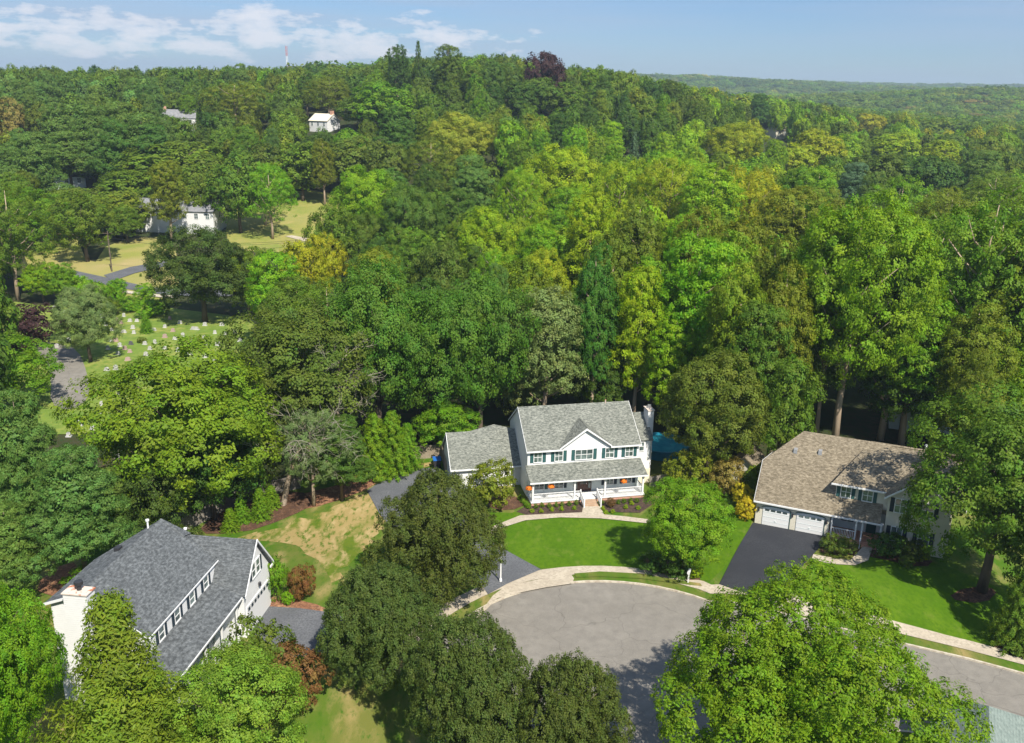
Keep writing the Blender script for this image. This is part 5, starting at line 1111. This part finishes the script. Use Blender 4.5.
for a, b_, r_ in bx_list:
    if r_ == 2: continue
    side = 'left' if a < 450 else 'right'; L0 = [q for q in bx_list if q[2] == r_ and (q[0] < 450) == (a < 450)]; L0.sort(); i = [q[0] for q in L0].index(a)
    X0, Y0 = 500 + a / 5.306, 390 + b_ / 5.306
    base('small', X0, Y0, Y0 - (5.6 if r_ == 0 else 4.6), 5.8, 'mid' if r_ == 0 else 'lime', f'{ordn[i]} of the small {"dark" if r_ == 0 else "yellow-green"} box bushes in the {side} porch bed')
base('shrub', 611, 508, 499, 11, 'rust', 'brown round bush in the dark bed right of the steps')
for k, (a, b_) in enumerate([(108, 590), (122, 606), (138, 622), (152, 634)]):
    X0, Y0 = 500 + a / 5.306, 390 + b_ / 5.306; base('small', X0, Y0, Y0 - 6, 7, 'fresh', f'{["hindmost","second","third","front"][k]} green bush of the low hedge at the left porch end')
for k, (a, b_) in enumerate([(141, 277), (148, 276), (154, 277), (161, 278)]): base('small', a, b_, b_ - 4, 3, 'mid', f'{ordn[k]} of four tiny bushes in the dry strip beside the far lane')
# ------------------------------------------------------------------ fill of the woods
hero_xy = [(t[1], t[2], t[4]) for t in TREES]
keep = [((440, 398, 658, 512), 104), ((752, 428, 925, 560), 98), ((45, 515, 275, 700), 75), ((190, 466, 470, 700), 100), ((95, 303, 252, 372), 185), ((50, 343, 98, 402), 170), ((42, 236, 75, 276), 300), ((104, 245, 178, 300), 330), ((240, 196, 334, 236), 400),
        ((165, 109, 193, 116), 388), ((314, 114, 341, 122), 378), ((764, 122, 790, 138), 530), ((152, 206, 224, 226), 246), ((54, 169, 85, 179), 290), ((646, 440, 676, 464), 104), ((735, 455, 760, 480), 104), ((0, 300, 100, 345), 165), ((640, 470, 760, 600), 95), ((0, 480, 30, 505), 110), ((284, 40, 290, 62), 900), ((816, 400, 860, 440), 104)]
for t in TREES:
    D_ = math.hypot(t[1], t[2])
    if D_ > 150 and KIND[t[0]]['cat'] == 'tree':
        z = T(t[1], t[2]); px, pt = proj((t[1], t[2], z + t[3])); _, pb = proj((t[1], t[2], z)); w_ = t[4] * F_PX / D_
        keep.append(((px - w_ * .7, pt - 1, px + w_ * .7, pt + (.35 * (pb - pt) if D_ < 300 else .5 * (pb - pt))), t[2] - 1))
def colour_at(x, y, g):
    px, py = proj((x, y, T(x, y) + 15)); u = g.random()
    if px > 690 and py > 170: c = ['olight', 'olive', 'fresh', 'olight', 'olive', 'olight', 'bright']
    elif 480 < px < 800 and 130 < py < 320: c = ['lime', 'bright', 'olight', 'olight', 'lime', 'fresh', 'bright']
    elif px > 690: c = ['mid', 'forest', 'olive', 'fresh', 'lime', 'deep', 'yel', 'brown', 'mid', 'forest']
    elif py < 110: c = ['forest', 'forest', 'deep', 'mid', 'forest', 'olive', 'mid', 'fresh']
    elif px < 260: c = ['mid', 'forest', 'olive', 'deep', 'mid', 'olive', 'fresh', 'brown']
    else: c = ['mid', 'forest', 'deep', 'fresh', 'olive', 'teal', 'mid']
    return c[int(u * len(c))]
gr = random.Random(5); cellmap = {}
def near_ok(x, y, r_):
    i, j = int(x // 8), int(y // 8)
    for a in (-2, -1, 0, 1, 2):
        for b_ in (-2, -1, 0, 1, 2):
            for (x2, y2, r2) in cellmap.get((i + a, j + b_), ()):
                if math.hypot(x - x2, y - y2) < (r_ + r2) * (.72 if y < 230 else .86): return False
    return True
def put(x, y, r_): cellmap.setdefault((int(x // 8), int(y // 8)), []).append((x, y, r_))
for a in hero_xy: put(*a)
def blocked(x, y, h_, r_):
    z = T(x, y); px, pt = proj((x, y, z + h_)); _, pb = proj((x, y, z)); w = r_ * F_PX / max(1, math.hypot(x, y))
    for (x0, y0, x1, y1), D in keep:
        if y < D and px + w > x0 and px - w < x1 and pt < y1 and pb > y0: return True
    return False
for k in range(26000):
    d = 92 + (640 - 92) * gr.random() ** .62; s = gr.uniform(-.70, .70); x, y = s * d, d
    if y < 100 and -14 < x < 45: continue
    r_ = gr.uniform(3.2, 5.8) * (1 + d / 1800); h_ = gr.uniform(14, 21) if d < 400 else gr.uniform(15, 22)
    kind = 'round'
    if x > 15 and 105 < y < 260: h_ = gr.uniform(20, 26); kind = gr.choice(['tall', 'round', 'tall', 'maple'])
    elif d < 210: kind = gr.choice(['round', 'maple', 'round', 'tall', 'locust'])
    if s < -.36 and 270 < y < 420 and gr.random() < .7: kind = 'wpine'
    elif gr.random() < .05: kind = 'wpine'
    if kind == 'wpine': r_ *= .95; h_ = gr.uniform(18, 24)
    if kind == 'tall': r_ = max(r_, 5)
    if y < 108 and (x > -60): h_ = min(h_, 16)
    if not near_ok(x, y, r_) or blocked(x, y, h_, r_): continue
    # nothing pokes out above the wooded skyline of the photograph
    px, pt = proj((x, y, T(x, y) + h_)); sky_y = np.interp(px, [0, 120, 200, 215, 240, 300, 350, 375, 400, 470, 500, 560, 640, 700, 760, 900, 1024], [66, 66, 66, 58, 64, 66, 70, 60, 55, 56, 56, 66, 66, 76, 84, 100, 104])
    sky_y += gr.uniform(-4, 5)
    if pt < sky_y - 1:
        z_ok = h_ - (sky_y - pt) * math.hypot(x, y) / F_PX
        if z_ok < 9: continue
        h_ = z_ok
    if kind in ('round', 'maple') and d > 230: kind = 'roundf'
    put(x, y, r_); c = 'pineg' if kind == 'wpine' and s < 0 else colour_at(x, y, gr); add(kind, x, y, h_, r_, c, None, False)
# ------------------------------------------------------------------ how much of each tree the photograph can show
SC = 4; GW, GH = 1024 // SC, 743 // SC
occ = np.zeros((GH, GW), bool)
def ell(t):
    kind, x, y, h_, r_ = t[:5]; z = T(x, y); D = math.hypot(x, y)
    px, pt = proj((x, y, z + h_)); h0 = .3 if kind == 'tulip' else .12; _, pb = proj((x, y, z + h_ * h0)); w = r_ * F_PX / max(D, 10)
    return px, (pt + pb) / 2, w, abs(pb - pt) / 2
sees = np.zeros(len(TREES))
for i in sorted(range(len(TREES)), key=lambda i: TREES[i][2] - TREES[i][4]):
    t = TREES[i]
    if t[2] < 20: sees[i] = 9; continue
    cx_, cy_, w, hh = ell(t); x0, x1 = max(0, int((cx_ - w) / SC)), min(GW - 1, int((cx_ + w) / SC)); y0, y1 = max(0, int((cy_ - hh) / SC)), min(GH - 1, int((cy_ + hh) / SC))
    if x1 < x0 or y1 < y0: continue
    yy, xx = np.mgrid[y0:y1 + 1, x0:x1 + 1]; m_ = (((xx + .5) * SC - cx_) / w) ** 2 + (((yy + .5) * SC - cy_) / max(hh, 1)) ** 2 < 1
    sub_ = occ[y0:y1 + 1, x0:x1 + 1]; sees[i] = max((m_ & ~sub_).sum(), 0); 
    mi = (((xx + .5) * SC - cx_) / (w * .85)) ** 2 + (((yy + .5) * SC - cy_) / max(hh * .85, 1)) ** 2 < 1; sub_ |= mi
tree_ids = [i for i, t in enumerate(TREES) if KIND[t[0]]['cat'] == 'tree']
score = {i: sees[i] + (1e4 if TREES[i][6] else 50 if TREES[i][7] and sees[i] > 0 else 0) for i in tree_ids}
ranked = sorted((i for i in tree_ids if score[i] > 2), key=lambda i: -score[i])
THINGS = set(ranked[:296]) | {i for i, t in enumerate(TREES) if KIND[t[0]]['cat'] != 'tree'}
STUFF = [i for i in tree_ids if i not in THINGS]
# ------------------------------------------------------------------ labels for the woods
def region(px, py, D):
    if D > 330:
        if px < 215: return 'on the wooded ridge at far left'
        if px < 375: return 'on the slope around the two white far houses'
        if px < 560: return 'on the hilltop below the skyline conifers'
        if px < 760: return 'on the hillside below the purple skyline beech'
        return 'in the far woods beyond the small cream house'
    if D > 220:
        if px < 230: return 'around the long white house'
        if px < 350: return 'around the mown meadow'
        if px < 500: return 'in the woods below the golden tree'
        if px < 760: return 'in the woods below the pale blue spruce'
        return 'in the woods below the small cream house'
    if D > 150:
        if px < 240: return 'around the cemetery'
        if px < 500: return 'in the woods above the emerald trees'
        if px < 760: return 'in the tall woods behind the gray house'
        return 'in the tall woods behind the brown roof'
    if px < 200: return 'left of the cemetery lane'
    if px < 500: return 'in the woods behind the garage'
    if px < 740: return 'right behind the gray house'
    return 'right behind the brown-roofed house'
SHAPE = dict(column='tall', round='round', roundf='round', cone='conical', maple='leafy', tall='tall', tulip='tall', wpine='pine', spruce='spruce', locust='lumpy', oak='broad', street='dense', hemlock='evergreen')
names_ = {}
for i in sorted(THINGS):
    t = TREES[i]
    if t[6]: continue
    cx_, cy_, w, hh = ell(t); D = math.hypot(t[1], t[2])
    key = (CN[t[5]], SHAPE[t[0]], region(cx_, cy_, D)); names_.setdefault(key, []).append((cx_, i))
def cnt(n): return ['leftmost', 'second', 'third', 'fourth', 'fifth', 'sixth', 'seventh', 'eighth', 'ninth', 'tenth', 'eleventh', 'twelfth', 'thirteenth', 'fourteenth', 'fifteenth', 'sixteenth', 'seventeenth', 'eighteenth', 'nineteenth', 'twentieth'][min(n, 19)]
for (cn, sh_, rg), L0 in names_.items():
    L0.sort(); noun = 'pine' if sh_ == 'pine' else 'spruce' if sh_ == 'spruce' else 'tree'; ad = '' if sh_ in ('pine', 'spruce') else ' ' + sh_
    for j, (_, i) in enumerate(L0):
        lab = f'{cn}{ad} {noun} {rg}'
        if len(L0) > 1: lab = (f'leftmost {lab}' if j == 0 else f'rightmost {lab}' if j == len(L0) - 1 else f'{lab}, {cnt(j)} from left')
        TREES[i][6] = lab
# ------------------------------------------------------------------ place them
gt = random.Random(3)
def tint(c, j, g=gt):
    r_, g_, b_ = G[c]; k = g.uniform(1 - j, 1 + j); w = g.uniform(-.12, .12) * (j > .05)
    return (r_ * k * (1 + w), g_ * k, b_ * k * (1 - w), 1)
for i in sorted(THINGS):
    kind, x, y, h_, r_, col, lab, hero = TREES[i]
    if kind in ('maple', 'locust', 'round', 'tall', 'roundf') and r_ / h_ < .29: kind = 'column'
    K = KIND[kind]; v = gt.randrange(len(K['crown'])); z = T(x, y) + (LO if y < 100 else 0)
    e = bpy.data.objects.new(K['name'] if K['cat'] == 'tree' or kind != 'cone' or h_ < 6 else 'evergreen_tree', None); C.objects.link(e); e.location = (x, y, z - .02); e.rotation_euler = (0, 0, gt.uniform(0, 6.28)); e.empty_display_size = .3
    big = K['cat'] == 'tree' or h_ > 6
    tag(e, label=lab, cat='tree' if big else 'shrub', group=('trees of the woods' if not hero else 'trees near the houses') if big else 'shrubs in the yards')
    sx = r_ / K['rx']
    for nm, me_, mt in (('crown' if big else 'foliage', K['crown'][v], 1), ('trunk' if big else 'stem', K['trunk'][v], 0)):
        o = bpy.data.objects.new(nm, me_); C.objects.link(o); o.parent = e; o.scale = (sx, sx, h_)
        o.color = tint(col, .22 if not hero else .06)
# ------------------------------------------------------------------ the rest of the woods: one object, instanced
far_protos = []
def fp(parts, key):
    o = bpy.data.objects.new('tree_model', mesh_of(parts, 'tree_model', M['leaf_far'])); far_protos.append(o); return o
P_round = [fp(broad(s, rx=.47, h0=.08, nlobe=20, lobe=.32, clump=.09, ncl=190, nlf=20, lf=.03, up=.4, spread=.2), 'r') for s in (41, 42, 43)]
P_pine = [fp(broad(44, rx=.3, h0=.05, nlobe=18, lobe=.34, lobe_sq=.6, clump=.07, ncl=150, nlf=22, lf=.026, shape='pine', up=.3, spread=.3), 'p')]
P_low = [fp(broad(s, rx=.5, h0=.05, nlobe=9, lobe=.45, clump=.2, ncl=46, nlf=16, lf=.075, up=.4, spread=.18), 'l') for s in (45, 46)]
pts = []   # x,y,z, sx, sz, rot, proto, r,g,b
def addp(x, y, h_, r_, proto, rx, col): c = tint(col, .2, gr); pts.append((x, y, T(x, y) - .3, r_ / rx, h_, gr.uniform(0, 6.28), proto, *c[:3]))
for i in STUFF:
    kind, x, y, h_, r_, col = TREES[i][:6]
    if kind == 'wpine': addp(x, y, h_, r_, 3, .3, col)
    else: addp(x, y, h_, r_, gr.randrange(3), .47, col)
d = 620.0
cols_far = ['forest', 'forest', 'mid', 'deep', 'olive', 'forest', 'mid', 'brown', 'fresh', 'olive']
while d < 4600:
    step = 8.5 * (1 + (d - 620) / 1500); n_ = int(1.36 * d / step)
    for k in range(n_):
        s = -.68 + 1.36 * (k + gr.random()) / n_; dd_ = d + gr.uniform(-.5, .5) * step; x, y = s * dd_, dd_
        if s < .02 and dd_ > 1000: continue
        r_ = step * gr.uniform(.7, 1.15); h_ = gr.uniform(9, 19) + (step - 8.5) * .3
        c = cols_far[gr.randrange(10)]
        if gr.random() < .012: c = gr.choice(['orange', 'gold', 'yel', 'lime'])
        addp(x, y, h_, r_, 4 + gr.randrange(2), .5, c)
    d += step * .95
# woods beside and behind the camera's view, so that a step aside still shows trees
for k in range(900):
    a = gr.uniform(-math.pi, math.pi); dd_ = gr.uniform(120, 420); x, y = dd_ * math.sin(a), dd_ * math.cos(a)
    if y > 0 and abs(x) < .72 * y: continue
    if y > 20 and y < 95 and abs(x) < 80: continue
    addp(x, y, gr.uniform(13, 19), gr.uniform(5, 8), gr.randrange(3), .47, 'mid')
A = np.array(pts, float)
me = bpy.data.meshes.new('forest'); me.vertices.add(len(A)); me.vertices.foreach_set('co', A[:, :3].astype(np.float32).reshape(-1))
def vat(nm, ty, data, field):
    at = me.attributes.new(nm, ty, 'POINT'); at.data.foreach_set(field, np.ascontiguousarray(data).reshape(-1))
vat('scl', 'FLOAT_VECTOR', np.stack([A[:, 3], A[:, 3], A[:, 4]], 1).astype(np.float32), 'vector')
vat('rot', 'FLOAT_VECTOR', np.stack([A[:, 5] * 0, A[:, 5] * 0, A[:, 5]], 1).astype(np.float32), 'vector')
vat('idx', 'INT', A[:, 6].astype(np.int32), 'value')
vat('tint', 'FLOAT_COLOR', np.concatenate([A[:, 7:10], np.ones((len(A), 1))], 1).astype(np.float32), 'color')
forest = bpy.data.objects.new('forest', me); C.objects.link(forest); tag(forest, label='mass of distant woods covering the far hills', cat='forest', kind='stuff')
ng = bpy.data.node_groups.new('forest', 'GeometryNodeTree')
ng.interface.new_socket(name='Geometry', in_out='INPUT', socket_type='NodeSocketGeometry'); ng.interface.new_socket(name='Geometry', in_out='OUTPUT', socket_type='NodeSocketGeometry')
gi, go = ng.nodes.new('NodeGroupInput'), ng.nodes.new('NodeGroupOutput')
jn = ng.nodes.new('GeometryNodeGeometryToInstance')
for o in reversed(far_protos):
    oi = ng.nodes.new('GeometryNodeObjectInfo'); oi.inputs['Object'].default_value = o; oi.inputs['As Instance'].default_value = True; ng.links.new(oi.outputs['Geometry'], jn.inputs[0])
# Join keeps one instance per model so that the index picks among them
ng.nodes.remove(jn); jn = ng.nodes.new('GeometryNodeJoinGeometry')
for o_ in [n for n in ng.nodes if n.bl_idname == 'GeometryNodeObjectInfo']: ng.links.new(o_.outputs['Geometry'], jn.inputs[0])
def na(nm, ty):
    n = ng.nodes.new('GeometryNodeInputNamedAttribute'); n.data_type = ty; n.inputs['Name'].default_value = nm; return n.outputs['Attribute']
mp_ = ng.nodes.new('GeometryNodeMeshToPoints'); ng.links.new(gi.outputs[0], mp_.inputs[0])
ip = ng.nodes.new('GeometryNodeInstanceOnPoints'); ng.links.new(mp_.outputs[0], ip.inputs['Points']); ng.links.new(jn.outputs[0], ip.inputs['Instance']); ip.inputs['Pick Instance'].default_value = True
ng.links.new(na('idx', 'INT'), ip.inputs['Instance Index']); ng.links.new(na('scl', 'FLOAT_VECTOR'), ip.inputs['Scale'])
e2r = ng.nodes.new('FunctionNodeEulerToRotation'); ng.links.new(na('rot', 'FLOAT_VECTOR'), e2r.inputs[0]); ng.links.new(e2r.outputs[0], ip.inputs['Rotation'])
ng.links.new(ip.outputs[0], go.inputs[0])
md = forest.modifiers.new('forest', 'NODES'); md.node_group = ng
# ------------------------------------------------------------------ bare trees
def bare_tree(bx0, by0, top, w, label, seed, leanx=.15):
    x, y = gp(bx0, by0); z = T(x, y); D = math.dist((x, y, z), (0, 0, CAM_H)); h_ = (by0 - top) * D / F_PX * 1.12; rr = w * D / F_PX / 2; g = random.Random(seed)
    e = empty('bare_tree', (x, y, z), label=label, cat='tree', group='dead or bare trees'); b = MB()
    b.tube([(0, 0, -.1), (leanx * h_ * .2, 0, h_ * .3), (leanx * h_ * .6, 0, h_ * .62)], [.32, .25, .14], 8); b.build('trunk', 'pale_bark', e); b = MB()
    def br(p, d, L_, r_, lv):
        pts_ = [p]; q = p
        for k in range(4):
            d = (d + Vector((g.gauss(0, .22), g.gauss(0, .22), g.gauss(0, .15)))).normalized(); q = q + d * L_ / 4; pts_.append(q)
            if lv < 3:
                for _ in range(2):
                    d2 = (d + Vector((g.gauss(0, .8), g.gauss(0, .8), g.gauss(.0, .5)))).normalized(); br(q, d2, L_ * .5, r_ * .5, lv + 1)
        b.tube(pts_, [r_, r_ * .8, r_ * .6, r_ * .4, r_ * .15], 4)
    for k in range(9):
        ph = k * 2.4; t = .3 + .32 * k / 9; p = Vector((leanx * h_ * t, 0, h_ * t)); br(p, Vector((math.cos(ph) + .25, math.sin(ph), .75)).normalized(), rr * 1.05, .07, 1)
    b.build('branches', 'dead_wood', e)
    return e
bare_tree(283, 506, 405, 90, 'half dead tree with pale bare branches above the red mulch', 3, .35)
bare_tree(338, 470, 303, 60, 'dead tree with white bare twigs poking above the bronze tree', 5, .05)
# ------------------------------------------------------------------ haze
hz = MB(); hz.box(-5200, 5200, -1100, 5300, -4, 150)
hm = bpy.data.materials.new('haze'); hm.use_nodes = True; t_ = hm.node_tree; t_.nodes.clear()
ho = nn(t_, 'ShaderNodeOutputMaterial'); pv = nn(t_, 'ShaderNodeVolumePrincipled'); pv.inputs['Color'].default_value = (.66, .82, 1.0, 1); pv.inputs['Density'].default_value = 0.00017; pv.inputs['Anisotropy'].default_value = 0.2
t_.links.new(pv.outputs[0], ho.inputs['Volume']); HZ = hz.build('haze', hm); tag(HZ, kind='stuff', label='thin pale haze over the distant hills', cat='haze')
print('trees', len(TREES), 'things', len(THINGS), 'stuff', len(STUFF), 'points', len(A))
